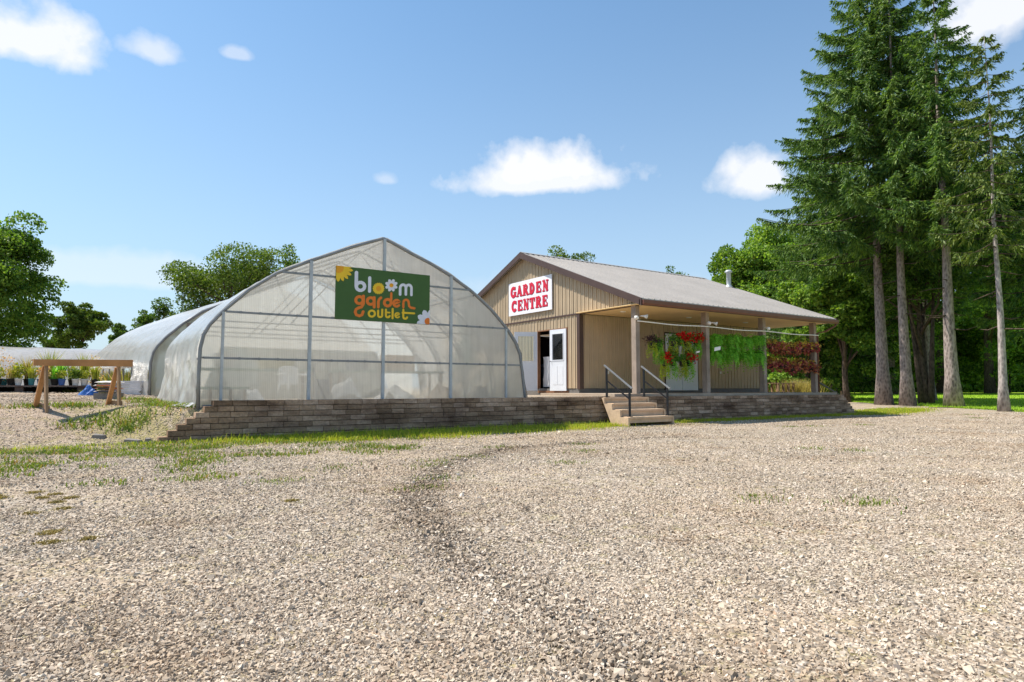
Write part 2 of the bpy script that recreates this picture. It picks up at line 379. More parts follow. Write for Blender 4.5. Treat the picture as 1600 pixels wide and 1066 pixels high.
def np_mesh(name, v, f, mat, parent=None, mat_idx=None, smooth=False, attrs=None):
    v = np.asarray(v, np.float32); f = np.asarray(f, np.int32); k = f.shape[1]
    me = bpy.data.meshes.new(name); me.vertices.add(len(v)); me.vertices.foreach_set('co', v.ravel())
    me.loops.add(f.size); me.loops.foreach_set('vertex_index', f.ravel())
    me.polygons.add(len(f)); me.polygons.foreach_set('loop_start', np.arange(0, f.size, k, dtype=np.int32)); me.polygons.foreach_set('loop_total', np.full(len(f), k, np.int32))
    for m in (mat if isinstance(mat, (list, tuple)) else [mat]): me.materials.append(m)
    if mat_idx is not None: me.polygons.foreach_set('material_index', np.asarray(mat_idx, np.int32))
    me.polygons.foreach_set('use_smooth', np.full(len(f), bool(smooth)))
    if attrs:
        for nm, a in attrs.items():
            at = me.attributes.new(nm, 'FLOAT', 'POINT'); at.data.foreach_set('value', np.asarray(a, np.float32))
    me.update(calc_edges=True)
    o = bpy.data.objects.new(name, me); C.objects.link(o)
    if parent is not None: o.parent = parent
    return o
def tag(o, label, cat, group=None):
    o['label'] = label; o['category'] = cat
    if group: o['group'] = group
    return o
def thing(name, label, cat, loc=(0, 0, 0), rz=0, group=None):
    o = bpy.data.objects.new(name, None); C.objects.link(o); o.location = loc; o.rotation_euler = (0, 0, rz); o.empty_display_size = .2
    return tag(o, label, cat, group)
def struct(o, kind='structure'): o['kind'] = kind; return o
def copy_thing(root, loc, rz=0, scale=None, label=None, cat=None, group=None):
    r = root.copy(); C.objects.link(r); r.location = loc; r.rotation_euler = (0, 0, rz)
    if scale: r.scale = scale if isinstance(scale, tuple) else (scale,) * 3
    if label: r['label'] = label
    if cat: r['category'] = cat
    if group: r['group'] = group
    for ch in list(root.children):
        c = ch.copy(); C.objects.link(c); c.parent = r
        for g in list(ch.children):
            d = g.copy(); C.objects.link(d); d.parent = c
    return r
def sstep(x): x = np.clip(x, 0, 1); return x * x * (3 - 2 * x)

# ------------------------------------------------------------------ terrain
TRACK = np.array([(9.94, 8.91), (8.84, 8.86), (7.28, 8.87), (5.81, 8.68), (4.7, 8.0), (3.64, 6.94), (2.71, 5.62), (2.26, 4.74), (2.05, 4.04), (1.86, 3.34), (1.79, 2.85), (1.77, 2.49), (1.71, 2.18), (1.63, 1.88), (1.53, 1.59), (1.3, 1.0)])
def track_d(x, y):
    d = np.full(x.shape, 99.)
    for a, b in zip(TRACK[:-1], TRACK[1:]):
        ab = b - a; t = np.clip(((x - a[0]) * ab[0] + (y - a[1]) * ab[1]) / (ab @ ab), 0, 1)
        d = np.minimum(d, np.hypot(x - a[0] - t * ab[0], y - a[1] - t * ab[1]))
    return d
def wob(x, y, s=1.): return (np.sin(x * 1.7 * s + 1.3 * np.sin(y * 1.1 * s)) + np.sin(y * 2.3 * s + 1.7 * np.sin(x * .9 * s)) + np.sin((x + y) * 3.1 * s)) / 3
def H(x, y):
    x = np.asarray(x, float); y = np.asarray(y, float)
    base = .012 * np.clip(x - 24, 0, 40) + .012 * wob(x, y, .6)
    pl = .58 + .028 * np.clip(y - 15, 0, 10)
    inner = sstep((x - 1.6) / 1.0)
    pl = pl * (1 - inner) + .63 * inner
    pl = pl + .03 * wob(x, y, 1.1) * (1 - inner)
    wid = 2.6 + (.12 - 2.6) * sstep((x - .3) / 1.7)
    up = sstep((y - 13.02) / wid) * (1 - sstep((x - 23.3) / 1.2))
    far = sstep((y - 60) / 30)
    return base * (1 - up) + pl * up + 0 * far
def Hs(x, y): return float(H(np.array(x), np.array(y)))
def axis_vals(lo, a, b, hi, st, extra=(), grow=1.35):
    v = list(np.arange(a, b + 1e-6, st)); s = st
    q = a
    while q > lo: s *= grow; q -= s; v.append(q)
    q = b; s = st
    while q < hi: s *= grow; q += s; v.append(q)
    return np.unique(np.round(np.array(v + list(extra)), 4))
xs = axis_vals(-500, -8, 28, 900, .14); ys = axis_vals(-300, 0, 20, 900, .14, (13.02, 13.05, 13.15))
GX, GY = np.meshgrid(xs, ys); GZ = H(GX, GY)
nx, ny = len(xs), len(ys)
idx = np.arange(nx * ny).reshape(ny, nx)
F4 = np.stack([idx[:-1, :-1], idx[:-1, 1:], idx[1:, 1:], idx[1:, :-1]], -1).reshape(-1, 4)
td = track_d(GX, GY)
tk = np.exp(-(td / .27) ** 2) * np.clip((9.6 - GX) / 3, .25, 1)
strip = np.exp(-((GY - 12.45) / .75) ** 2) * (GY < 13.0) * (GX > -2) * (GX < 25)
strip = np.maximum(strip, .35 * np.exp(-((GY - 12.2) / 1.1) ** 2) * (GX < 6.5) * (GX > -9))
strip = np.maximum(strip, .25 * np.exp(-((GX - .9) / .9) ** 2) * (GY > 13.2) * (GY < 19))
strip = np.maximum(strip, .9 * np.exp(-(((GX - 26) / 2.2) ** 2 + ((GY - 13.2) / 1.0) ** 2)))
mnd = sstep((GY - 12.9) / 1.2) * (GX < 2.5)
ground = struct(np_mesh('ground', np.stack([GX, GY, GZ], -1).reshape(-1, 3), F4, M['ground'], smooth=True,
                        attrs={'track': tk.ravel(), 'grass': strip.ravel(), 'mound': mnd.ravel()}))

# lawn sheet, to the right of the line L0-L1
L0, L1 = np.array((41.5, 25.8)), np.array((29.9, 9.6)); LD = (L1 - L0) / np.linalg.norm(L1 - L0)
LN = np.array((-LD[1], LD[0]))          # points away from the lot
def lawn_grid(s0, s1, d1, ns, nd):
    s = np.linspace(s0, s1, ns); d = np.concatenate([[0], np.geomspace(.3, d1, nd - 1)])
    S, D = np.meshgrid(s, d); edge = .5 * np.sin(S * .7) + .3 * np.sin(S * 1.9 + 1)
    D2 = D + edge * np.exp(-D / 2)
    X = L0[0] + LD[0] * S + LN[0] * D2; Y = L0[1] + LD[1] * S + LN[1] * D2
    Z = H(X, Y) + .03
    i = np.arange(ns * nd).reshape(nd, ns); f = np.stack([i[:-1, :-1], i[:-1, 1:], i[1:, 1:], i[1:, :-1]], -1).reshape(-1, 4)
    return np.stack([X, Y, Z], -1).reshape(-1, 3), f
if LN @ (np.array((60., 10.)) - L0) < 0: LN = -LN
v, f = lawn_grid(-60, 60, 160, 160, 40)
struct(np_mesh('lawn', v, f, M['lawn'], smooth=True))

# ------------------------------------------------------------------ loose stuff on the ground
rng = np.random.default_rng(7)
CUBE = np.array([(-1, -1, -1), (1, -1, -1), (1, 1, -1), (-1, 1, -1), (-1, -1, 1), (1, -1, 1), (1, 1, 1), (-1, 1, 1)], float)
CF = np.array([(0, 3, 2, 1), (4, 5, 6, 7), (0, 1, 5, 4), (1, 2, 6, 5), (2, 3, 7, 6), (3, 0, 4, 7)])
def rand_rot(n, flat_=.0):
    q = rng.normal(size=(n, 4)); q[:, 1:3] *= (1 - flat_); q /= np.linalg.norm(q, axis=1)[:, None]
    w, x, y, z = q.T
    return np.stack([np.stack([1 - 2 * (y * y + z * z), 2 * (x * y - z * w), 2 * (x * z + y * w)], -1), np.stack([2 * (x * y + z * w), 1 - 2 * (x * x + z * z), 2 * (y * z - x * w)], -1), np.stack([2 * (x * z - y * w), 2 * (y * z + x * w), 1 - 2 * (x * x + y * y)], -1)], 1)
def rocks(name, x, y, z, size, mat):
    n = len(x)
    v = CUBE[None] * (1 + rng.uniform(-.45, .35, (n, 8, 3)))
    sc_ = size[:, None] * np.stack([rng.uniform(.7, 1.25, n), rng.uniform(.5, .95, n), rng.uniform(.25, .5, n)], -1)
    v = v * sc_[:, None] * .5
    v = np.einsum('nij,nkj->nki', rand_rot(n, .55), v)
    v += np.stack([x, y, z], -1)[:, None]
    f = (CF[None] + 8 * np.arange(n)[:, None, None]).reshape(-1, 4)
    return np_mesh(name, v.reshape(-1, 3), f, mat)
def wedge(n, t0, t1, p=.4, lo=-.05, hi=1.05):
    t = (t0 ** p + rng.random(n) * (t1 ** p - t0 ** p)) ** (1 / p)
    px = -200 + rng.random(n) * 2000
    u = (px - 800) / 1010
    return t * (FW[0] + u * RT[0]), t * (FW[1] + u * RT[1]), t
def spread(n, t0, tc_, t1):
    a = 1.1 * 1800 * 0
    n1 = int(n * .16); x1, y1, d1 = wedge(n1, t0, tc_, 2.0); x2, y2, d2 = wedge(n - n1, tc_, t1, .45)
    return np.concatenate([x1, x2]), np.concatenate([y1, y2]), np.concatenate([d1, d2])
nzf0 = lambda a, b: .5 + .5 * wob(a * .8 + 2, b * .8, .9)
x, y, t = spread(420000, 1.9, 3.2, 24)
keep = (y < 12.85) | (x < 1.8) & (y < 24)
x, y, t = x[keep], y[keep], t[keep]
sz = np.exp(rng.normal(math.log(.0098), .34, len(x))) * np.clip(t / 3.4, 1, 9) ** .33
bare = sstep((nzf0(x, y) - .52) / .3); kk = rng.random(len(x)) > bare * .62; x, y, t, sz = x[kk], y[kk], t[kk], sz[kk]
d = track_d(x, y); nt_ = np.exp(-(d / .17) ** 2)
sz *= 1 + .3 * nt_
z = H(x, y) + sz * .12 + nt_ * .010 * rng.random(len(x))
dk = rng.random(len(x)) < nt_ * .62 * np.clip(y / 5, .45, 1)
struct(rocks('gravel', x[~dk], y[~dk], z[~dk], sz[~dk], M['rock']), 'stuff')
struct(rocks('track_gravel', x[dk], y[dk], z[dk], sz[dk], M['rock_dark']), 'stuff')

def blades(x, y, z, h, w, bend=.5):
    n = len(x); a = rng.uniform(0, 2 * math.pi, n); b = rng.uniform(0, 2 * math.pi, n)
    dx, dy = np.cos(a) * w / 2, np.sin(a) * w / 2; k = rng.uniform(.1, 1, n) * bend * h
    bx, by = np.cos(b) * k, np.sin(b) * k
    v = np.empty((n, 5, 3))
    v[:, 0] = np.stack([x - dx, y - dy, z - .01], -1); v[:, 1] = np.stack([x + dx, y + dy, z - .01], -1)
    v[:, 2] = np.stack([x + dx * .8 + bx * .35, y + dy * .8 + by * .35, z + h * .6], -1); v[:, 3] = np.stack([x - dx * .8 + bx * .35, y - dy * .8 + by * .35, z + h * .6], -1)
    v[:, 4] = np.stack([x + bx, y + by, z + h], -1)
    o = 5 * np.arange(n)[:, None]
    q = np.concatenate([o + 0, o + 1, o + 2, o + 3], 1); t_ = np.concatenate([o + 3, o + 2, o + 4, o + 4], 1)
    tri = np.concatenate([np.concatenate([o + 0, o + 1, o + 2], 1), np.concatenate([o + 0, o + 2, o + 3], 1), np.concatenate([o + 3, o + 2, o + 4], 1)])
    return v.reshape(-1, 3), tri
def grass(name, x, y, h, w, mat, bend=.5):
    v, f = blades(x, y, H(x, y), h, w, bend); return struct(np_mesh(name, v, f, mat), 'stuff')
def nzf(x, y): return .5 + .5 * wob(x * 1.0, y * 1.0, 1.6)
n = 330000
x = rng.uniform(-6, 25.5, n); y = 12.87 - rng.random(n) ** 1.5 * 3.2
wd = np.interp(x, [-6, 0, 2.5, 6, 9, 11.2, 14, 24], [.7, .8, .95, 1.5, 1.25, .9, .55, .5]) * (.75 + .5 * nzf(x * 1.2, y))
p = np.exp(-((12.87 - y) / wd) ** 4) * np.interp(x, [-6, 1.5, 4, 25], [.07, .16, 1, .8]) * (.5 + .5 * nzf(x * 2, y * 2 + 3))
p *= np.where((x > 11.4) & (x < 13.6) & (y > 11.4), .1, 1) * np.where((x < 2.2) & (nzf(x * 1.7 + 4, y * 2.5) < .55), .12, 1)
k = rng.random(n) < p
x, y = x[k], y[k]
h = rng.uniform(.03, .105, len(x)) + .09 * (rng.random(len(x)) < .03)
grass('verge_grass', x, y, h * np.where(x < 2, .7, 1) * np.where(x > 13.5, .7, 1), rng.uniform(.006, .013, len(x)), M['grass'], .8)
# patchy grass and weeds at the foot of the mound and on the lot
def patch_pts(centres, n, r):
    c = np.array(centres)[rng.integers(0, len(centres), n)]
    return c[:, 0] + rng.normal(0, r, n), c[:, 1] + rng.normal(0, r * .8, n)
cs = [(rng.uniform(-7, 6), 12.9 - abs(rng.normal(.6, .55))) for _ in range(120)] + [(rng.uniform(-6, 4.5), rng.uniform(9.2, 12)) for _ in range(120)] + [(rng.uniform(-5, 4.2), rng.uniform(7.5, 12.3)) for _ in range(60)]
x, y = patch_pts(cs, 23000, .15)
grass('low_weeds', x, y, rng.uniform(.015, .06, len(x)), rng.uniform(.008, .02, len(x)), M['weed'], 1.2)
cs = [(3.2, 6.2), (2.7, 5.6), (3.6, 7.2), (3.9, 7.6), (1.7, 6.9), (2.6, 7.6), (4.6, 7.9), (5.6, 8.8), (1.2, 7.9), (5.0, 3.5), (5.45, 2.9), (9.9, 5.4), (9.6, 5.9), (14.5, 9.5), (15.2, 9.2), (5.2, 6.6), (6.4, 7.6), (7.2, 8.6), (17, 9), (24, 9), (26, 10)]
x, y = patch_pts(cs, 2300, .16)
grass('lot_weeds', x, y, rng.uniform(.01, .045, len(x)), rng.uniform(.006, .014, len(x)), M['weed'], 1.3)
cs = [gp(px, t_) for px, t_ in [(92, 4.05), (88, 4.3), (95, 4.35), (155, 4.15), (110, 5.2), (100, 5.5), (75, 5.7), (65, 6.0), (98, 5.9), (120, 5.7), (60, 5.0), (5, 5.8), (-5, 5.9), (12, 5.7), (460, 5.5)]]
x, y = patch_pts(cs, 3600, .028)
grass('moss_patches', x, y, rng.uniform(.006, .022, len(x)), rng.uniform(.006, .012, len(x)), M['moss'], 1.2)
cs = [gp(px, t_) for px, t_ in [(248, 14.2), (262, 13.8), (280, 13.3), (295, 12.9), (230, 14.9), (215, 15.5), (305, 12.6), (270, 12.9), (118, 12.9), (122, 12.8), (200, 12.2), (205, 12.0), (215, 12.1), (165, 12.3), (285, 12.3), (250, 13.0), (52, 12.6), (125, 11.9), (150, 19), (120, 20.5), (60, 21)]]
x, y = patch_pts(cs, 3600, .19)
grass('mound_weeds', x, y, rng.uniform(.02, .11, len(x)), rng.uniform(.012, .028, len(x)), M['weed'], 1.5)
# lawn blades near its edge, and the grass triangle by the end of the wall
n = 52000; s = rng.uniform(-26, 26, n); dd = rng.random(n) ** 1.7 * 22
x = L0[0] + LD[0] * (s + 10) + LN[0] * (dd - .4); y = L0[1] + LD[1] * (s + 10) + LN[1] * (dd - .4)
grass('lawn_grass', x, y, rng.uniform(.05, .12, n), rng.uniform(.02, .04, n), M['lawn_blade'], .8)
n = 9000; x = rng.normal(26.3, 1.7, n); y = 12.9 + (x - 26) * .15 + rng.normal(0, .45, n); k = x > 23.6; x, y = x[k], y[k]
grass('wall_end_grass', x, y, rng.uniform(.03, .12, len(x)), rng.uniform(.01, .025, len(x)), M['grass'], .8)

# ------------------------------------------------------------------ retaining wall
random.seed(3)
CH = .105
mb = MB(); fill = MB()
for k in range(7):
    xa, xb = 1.20 + .145 * k, 23.98 - .12 * k
    z0, z1 = k * CH - (.08 if k == 0 else 0), (k + 1) * CH - .011
    x_ = xa
    first = True
    while x_ < xb - .02:
        L = random.uniform(.26, .36) if not first else random.uniform(.2, .34)
        e = min(x_ + L, xb); j = lambda: random.uniform(-.008, .008)
        yf = 12.9 + .006 * k + random.uniform(-.006, .006); g = .004
        p = [(x_ + g, yf + j(), z0), (e - g, yf + j(), z0), (e - g, yf + .25, z0), (x_ + g, yf + .25, z0), (x_ + g, yf + j() + .004, z1), (e - g, yf + j() + .004, z1), (e - g, yf + .25, z1), (x_ + g, yf + .25, z1)]
        mb.hexa(p); x_ = e; first = False
    fill.box(xa + .05, xb - .05, 12.99, 13.135, max(z0, 0) + .002, z1 - .002 + .001)
wallt = thing('retaining_wall', 'long low grey brown split block wall with stepped ends below the greenhouse and porch', 'retaining wall', (1.2, 12.9, 0))
wallt.location = (0, 0, 0)
mb.build('block_courses', M['block'], wallt); fill.build('gravel_backfill', M['dark'], wallt)
# patio behind the wall
struct(MB().box(12.2, 23.2, 13.18, 16.6, .45, .80).build('patio', M['slab']))
struct(MB().box(9.7, 12.19, 13.35, 24, .40, .735).build('side_path', M['ground']))

# ------------------------------------------------------------------ steps
st = thing('concrete_steps', 'tan precast concrete steps of four treads leading up to the porch', 'steps')
side = []
for j, (y0, zt) in enumerate([(12.80, .715), (12.50, .565), (12.20, .41), (11.90, .235)]):
    xr = 11.50
    y1 = 12.88
    b = MB()
    zb = [.565, .41, .235, .0][j]
    # tread slab with a small nosing, and the riser block under it
    b.box(11.52, 13.05, y0 - .02, y1 if j == 0 else [12.80, 12.50, 12.20][j - 1] - .003 + .02 - .02, zt - .05, zt)
    b.box(11.525, 13.045, y0 + .01, [12.87, 12.79, 12.49, 12.19][j], (zb if j < 3 else .08), zt - .052)
    b.build('tread', M['step'], st)
b = MB()
pr = [(12.88, .705), (12.79, .705), (12.78, .55), (12.49, .55), (12.48, .395), (12.19, .395), (12.18, .22), (11.89, .22), (11.89, .0), (12.50, 0)]
nP = len(pr)
for xa, xb in ((11.46, 11.518), (13.052, 13.11)):
    b.add([(xa, p[0], p[1]) for p in pr] + [(xb, p[0], p[1]) for p in pr], [tuple(range(nP)), tuple(range(nP, 2 * nP))[::-1]] + [(i, i + nP, (i + 1) % nP + nP, (i + 1) % nP) for i in range(nP)]); b.build('side_panel', M['step'], st); b = MB()

def handrail(xc, label):
    t_ = thing('handrail', label, 'handrail', (xc, 12.4, 0), 0, 'handrails of the porch steps')
    ya, yb = 12.83 - 12.4, 11.98 - 12.4
    for yy, zb, zt in ((ya, .72, 1.50), (yb, .235, .97)):
        MB().box(-.022, .022, yy - .022, yy + .022, zb, zt).box(-.05, .05, yy - .05, yy + .05, zb, zb + .012).build('post', M['black'], t_)
    MB().bar((0, ya + .09, 1.565), (0, yb - .09, .945), .045, .03).build('top_rail', M['galv_dark'], t_)
    MB().bar((0, ya, 1.16), (0, yb, .68), .03).build('lower_rail', M['black'], t_)
handrail(11.60, 'black metal handrail on the greenhouse side of the concrete steps')
handrail(12.97, 'black metal handrail on the far side of the concrete steps beside the first post')

# ------------------------------------------------------------------ greenhouses
ARCH = [(1.87, .55), (1.86, 1.2), (1.87, 1.69), (1.92, 1.95), (2.02, 2.15), (2.24, 2.42), (2.7, 2.87), (3.21, 3.25), (3.86, 3.57), (4.75, 3.97), (5.2, 4.15), (5.49, 4.26),
        (5.78, 4.15), (6.2, 3.98), (6.65, 3.82), (7.17, 3.58), (7.75, 3.26), (8.3, 2.85), (8.75, 2.42), (9.0, 2.09), (9.14, 1.8), (9.2, 1.4), (9.27, .9), (9.31, .55)]
def arch_z(x, A=ARCH):
    for (a, za), (b_, zb) in zip(A[:-1], A[1:]):
        if min(a, b_) <= x <= max(a, b_) and abs(b_ - a) > 1e-6: return za + (zb - za) * (x - a) / (b_ - a)
    return .55
YG = 13.3
def greenhouse(name, label, y0, y1, ox, sx, sz, hoops, front_mat, side_open=None):
    g = thing(name, label, 'greenhouse')
    A = [(ox + (x - 1.87) * sx, .55 + (z - .55) * sz) for x, z in ARCH]
    return g, A
g1, A1 = greenhouse('greenhouse', 'arched white film greenhouse with clear ribbed end wall and green signboard', 13.3, 18.9, 1.87, 1, 1, 0, None)
MB().tube([(x, YG, z) for x, z in A1], .034, 8).build('front_hoop', M['galv_dark'], g1, True)
POSTS = [(2.25, .05), (3.90, .065), (5.50, .065), (7.17, .065), (8.71, .05)]
for i, (px_, w) in enumerate(POSTS):
    top = arch_z(px_) if i in (1, 2, 3) else 2.42
    MB().box(px_ - w / 2, px_ + w / 2, YG - .05, YG - .002, .55, top - .01).build('post', M['galv'], g1)
for z_, xa, xb in ((1.525, 1.90, 9.18), (2.42, 2.26, 8.74), (3.29, 3.29, 7.70), (.62, 1.9, 9.28)):
    b = MB()
    cuts = [xa] + [p for p, w in POSTS if xa + .05 < p < xb - .05] + [xb]
    for a, c in zip(cuts[:-1], cuts[1:]): b.box(a + .035, c - .035, YG - .035, YG - .004, z_ - .02, z_ + .02)
    xx = xa + .3
    while xx < xb - .2:      # screw clips
        if all(abs(xx - p) > .1 for p, w in POSTS): b.box(xx - .018, xx + .018, YG - .046, YG - .036, z_ - .026, z_ + .026)
        xx += .36
    b.build('cross_rail', M['galv_dark'], g1)
cols = [1.87, 2.25, 3.90, 5.50, 7.17, 8.71, 9.31]
for a, c in zip(cols[:-1], cols[1:]):
    pts = [(a, arch_z(a) if a > 1.88 else 1.69)] + [(x, z) for x, z in A1 if a + .01 < x < c - .01] + [(c, arch_z(c) if c < 9.3 else .9)]
    if a < 1.9: pts = [(x, z) for x, z in A1[:5]] + [(c, arch_z(c))]
    if c > 9.3: pts = [(a, arch_z(a))] + A1[-5:]
    up = [(x, YG + .02, z - .01) for x, z in pts]; dn = [(x, YG + .02, .56) for x, z in pts]
    m_ = len(pts); b = MB().add(up + dn, [(i, i + 1, i + 1 + m_, i + m_) for i in range(m_ - 1)])
    b.build('wall_panel', M['poly'], g1)
def cover(A, y0, y1, ny, zmin_left=None, wr=.012, flare=.0, seed=1, bulge=None):
    """film stretched over the hoops with sag between them and wrinkles"""
    r = np.random.default_rng(seed); P = np.array(A)
    seg = np.r_[0, np.cumsum(np.hypot(*np.diff(P, axis=0).T))]; s = np.linspace(0, seg[-1], 90)
    X = np.interp(s, seg, P[:, 0]); Z = np.interp(s, seg, P[:, 1])
    cx, cz = P[:, 0].mean(), 1.6
    nxn = X - cx; nzn = Z - cz; L = np.hypot(nxn, nzn); nxn /= L; nzn /= L
    Y = np.linspace(y0, y1, ny); SS, YY = np.meshgrid(s, Y)
    side_ = np.clip((1.9 - Z) / 1.2, 0, 1)[None]
    w = wr * (np.sin(SS * 5 + YY * 3.1 + 2 * np.sin(YY * 2.2)) + .7 * np.sin(SS * 11 - YY * 6 + 1.5 * np.sin(SS * 3))) * (.4 + 1.3 * side_)
    sag = -.03 * np.abs(np.sin((YY - y0) * math.pi / 1.4)) * (.4 + side_)
    off = w + sag + .045
    XX = X[None] + nxn[None] * off; ZZ = Z[None] + nzn[None] * off * (1 - .5 * side_)
    left = (X < cx)[None] * side_
    if bulge: XX = XX - left * bulge(YY, ZZ)
    i = np.arange(XX.size).reshape(XX.shape); f = np.stack([i[:-1, :-1], i[:-1, 1:], i[1:, 1:], i[1:, :-1]], -1).reshape(-1, 4)
    if zmin_left is not None:
        zc = ZZ[:-1, :-1].ravel(); xc = XX[:-1, :-1].ravel(); yc = YY[:-1, :-1].ravel()
        k = (xc > cx) | (zc > zmin_left(yc)); f = f[k]
    return np.stack([XX, YY, ZZ], -1).reshape(-1, 3), f
v, f = cover(A1, YG - .02, 18.85, 46, bulge=lambda Y, Z: .16 * np.clip((1.3 - Z) / .8, 0, 1) * np.clip((Y - 13.4) / 1.2, 0, 1) + .02 * np.sin(Y * 9) * np.clip((Y - 13.5), 0, 1))
np_mesh('film_cover', v, f, M['film'], g1, smooth=True)
# folded skirt of film at the front left corner
r_ = random.Random(5); b = MB(); pr = []
for i in range(9): pr.append((1.80 - .02 * i + r_.uniform(-.02, .02), 13.32 + .10 * i, .66 + r_.uniform(-.03, .03)))
for i in range(8):
    a, c = pr[i], pr[i + 1]; k1, k2 = .07 + r_.uniform(0, .08), .07 + r_.uniform(0, .08)
    b.add([a, c, (c[0] - k2, c[1] - .05, Hs(c[0] - k2, c[1]) + .03), (a[0] - k1, a[1] - .05, Hs(a[0] - k1, a[1]) + .03)], [(0, 1, 2, 3)])
b.build('film_skirt', M['film'], g1, True)
for yy in (14.7, 16.1, 17.5, 18.8):
    b = MB().tube([(x, yy, z - .02) for x, z in A1], .024, 6)
    b.tube([(2.3, yy, 2.38), (8.68, yy, 2.38)], .016, 6); b.tube([(3.9, yy, 2.38), (5.5, yy, 4.2), (7.1, yy, 2.38)], .014, 6)
    b.build('inner_hoop', M['galv_dark'], g1, True)
MB().tube([(5.49, YG, 4.19), (5.49, 18.85, 4.19)], .02, 6).build('ridge_purlin', M['galv_dark'], g1, True)
MB().tube([(1.93, YG, 1.53), (1.93, 18.85, 1.53)], .02, 6).tube([(3.2, YG, 3.2), (3.2, 18.85, 3.2)], .018, 6).tube([(7.8, YG, 3.17), (7.8, 18.85, 3.17)], .018, 6).build('side_purlin', M['galv_dark'], g1, True)
# rear end wall film above the passage
pts = A1[3:-4]; m_ = len(pts)
MB().add([(x, 18.84, z) for x, z in pts] + [(x, 18.84, 2.1 if 3 < x < 8 else .6) for x, z in pts], [(i, i + 1, i + 1 + m_, i + m_) for i in range(m_ - 1)]).build('rear_wall', M['poly'], g1)

g2 = thing('greenhouse', 'longer film covered greenhouse behind, with grey green end wall and open left side', 'greenhouse')
A2 = [(x - .15, z + .03) for x, z in ARCH]
Y2 = 21.4; Y2E = 33.4
def lean2(x, y, z): return (x - .105 * (y - Y2), y, z + .016 * (y - Y2))
MB().tube([(x, Y2, z) for x, z in A2], .04, 8).build('front_hoop', M['galv_dark'], g2, True)
m_ = len(A2); MB().add([(x, Y2 + .03, z - .01) for x, z in A2] + [(x, Y2 + .03, .58) for x, z in A2], [(i, i + 1, i + 1 + m_, i + m_) for i in range(m_ - 1)]).build('end_wall', M['poly_old'], g2)
MB().box(2.62, 2.74, Y2 - .08, Y2 - .01, .6, 2.9).build('post', M['wood_post'], g2)
v, f = cover(A2, Y2 - .04, Y2E, 60, zmin_left=lambda Y: np.where(Y < 23.9, .5, 1.62 + .04 * np.sin(Y * 3)), wr=.014, bulge=lambda Y, Z: .10 * np.clip((1.6 - Z) / .8, 0, 1) * (1 + .8 * np.sin(Y * 7)))
v[:, 0] -= .105 * (v[:, 1] - Y2); v[:, 2] += .016 * (v[:, 1] - Y2)
np_mesh('film_cover', v, f, M['film'], g2, smooth=True)
MB().tube([lean2(1.62, 24.0, 1.60), lean2(1.60, Y2E, 1.62)], .05, 8).build('rolled_curtain', M['film'], g2, True)
for i in range(8):
    yy = 22.7 + i * 1.5
    MB().tube([lean2(x, yy, z - .02) for x, z in A2], .026, 6).build('inner_hoop', M['galv_dark'], g2, True)
g3 = thing('greenhouse', 'long low white film tunnel across the back left behind the potted plants', 'greenhouse')
A3 = [(-2.6 * math.cos(a), .7 + 2.1 * math.sin(a) ** .85) for a in np.linspace(0.0, math.pi, 26)]
A3 = [(x, z if 0 < i < 25 else .7) for i, (x, z) in enumerate(A3)]
P = np.array(A3); Xs = np.linspace(-60, 1.6, 120)
VV = []
for xx in Xs:
    for yy, zz in A3: VV.append((xx, 36.2 - yy, zz - .025 * abs(math.sin(xx * math.pi / 1.5)) + .01 * math.sin(xx * 4 + yy * 3)))
i = np.arange(len(VV)).reshape(120, 26); f = np.stack([i[:-1, :-1], i[:-1, 1:], i[1:, 1:], i[1:, :-1]], -1).reshape(-1, 4)
np_mesh('film_cover', np.array(VV), f, M['film'], g3, smooth=True)
m_ = 26
MB().add([(1.59, 36.2 - y_, z_) for y_, z_ in A3], [tuple(range(26))]).build('end_wall', M['film'], g3)

# ------------------------------------------------------------------ the green sign, drawn with strokes in its own plane
def stroke(mb, pts, w, dz, plane, closed=False, n=10):
    """round-capped ribbon along a polyline; plane maps (x, y, lift) to the sign's face"""
    k = w / 2; P_ = [Vector((p[0], p[1])) for p in pts]
    if closed: P_.append(P_[0])
    L, R_ = [], []
    m = len(P_)
    for i, p in enumerate(P_):
        if closed: a, c = P_[(i - 1) % (m - 1)], P_[(i + 1) % (m - 1)]
        else: a, c = P_[max(i - 1, 0)], P_[min(i + 1, m - 1)]
        d_ = (c - a).normalized(); nn = Vector((-d_.y, d_.x)) * k
        L.append(p + nn); R_.append(p - nn)
    mb.add([plane(q.x, q.y, dz) for q in L] + [plane(q.x, q.y, dz) for q in R_], [(i, i + 1, i + 1 + m, i + m) for i in range(m - 1)])
    if not closed:
        for e, o_ in ((P_[0], P_[1]), (P_[-1], P_[-2])):
            disc(mb, e.x, e.y, k, dz + .0004, plane, 12)
def disc(mb, x, y, r, dz, plane, n=16): mb.add([plane(x + r * math.cos(2 * math.pi * i / n), y + r * math.sin(2 * math.pi * i / n), dz) for i in range(n)], [tuple(range(n))])
def arc(cx, cy, r, a0, a1, n=14, ry=None): return [(cx + r * math.cos(R(a0 + (a1 - a0) * i / n)), cy + (ry or r) * math.sin(R(a0 + (a1 - a0) * i / n))) for i in range(n + 1)]
SX0, SX1, SZ0, SZ1 = 4.40, 6.585, 2.40, 3.525
def sp(x, y, dz):       # photo-sketch coordinates -> face of the sign
    u = (x - 200) / 1170.; top = 128 + 112 * u; bot = 790 + 63 * u; v_ = (y - top) / (bot - top)
    u = min(max(u, 0), 1); v_ = min(max(v_, 0), 1)
    return (SX0 + u * (SX1 - SX0), YG - .09 - dz, SZ1 - v_ * (SZ1 - SZ0))
sg = thing('shop_sign', 'dark green board with white, orange and yellow words and painted flowers, on the greenhouse', 'sign')
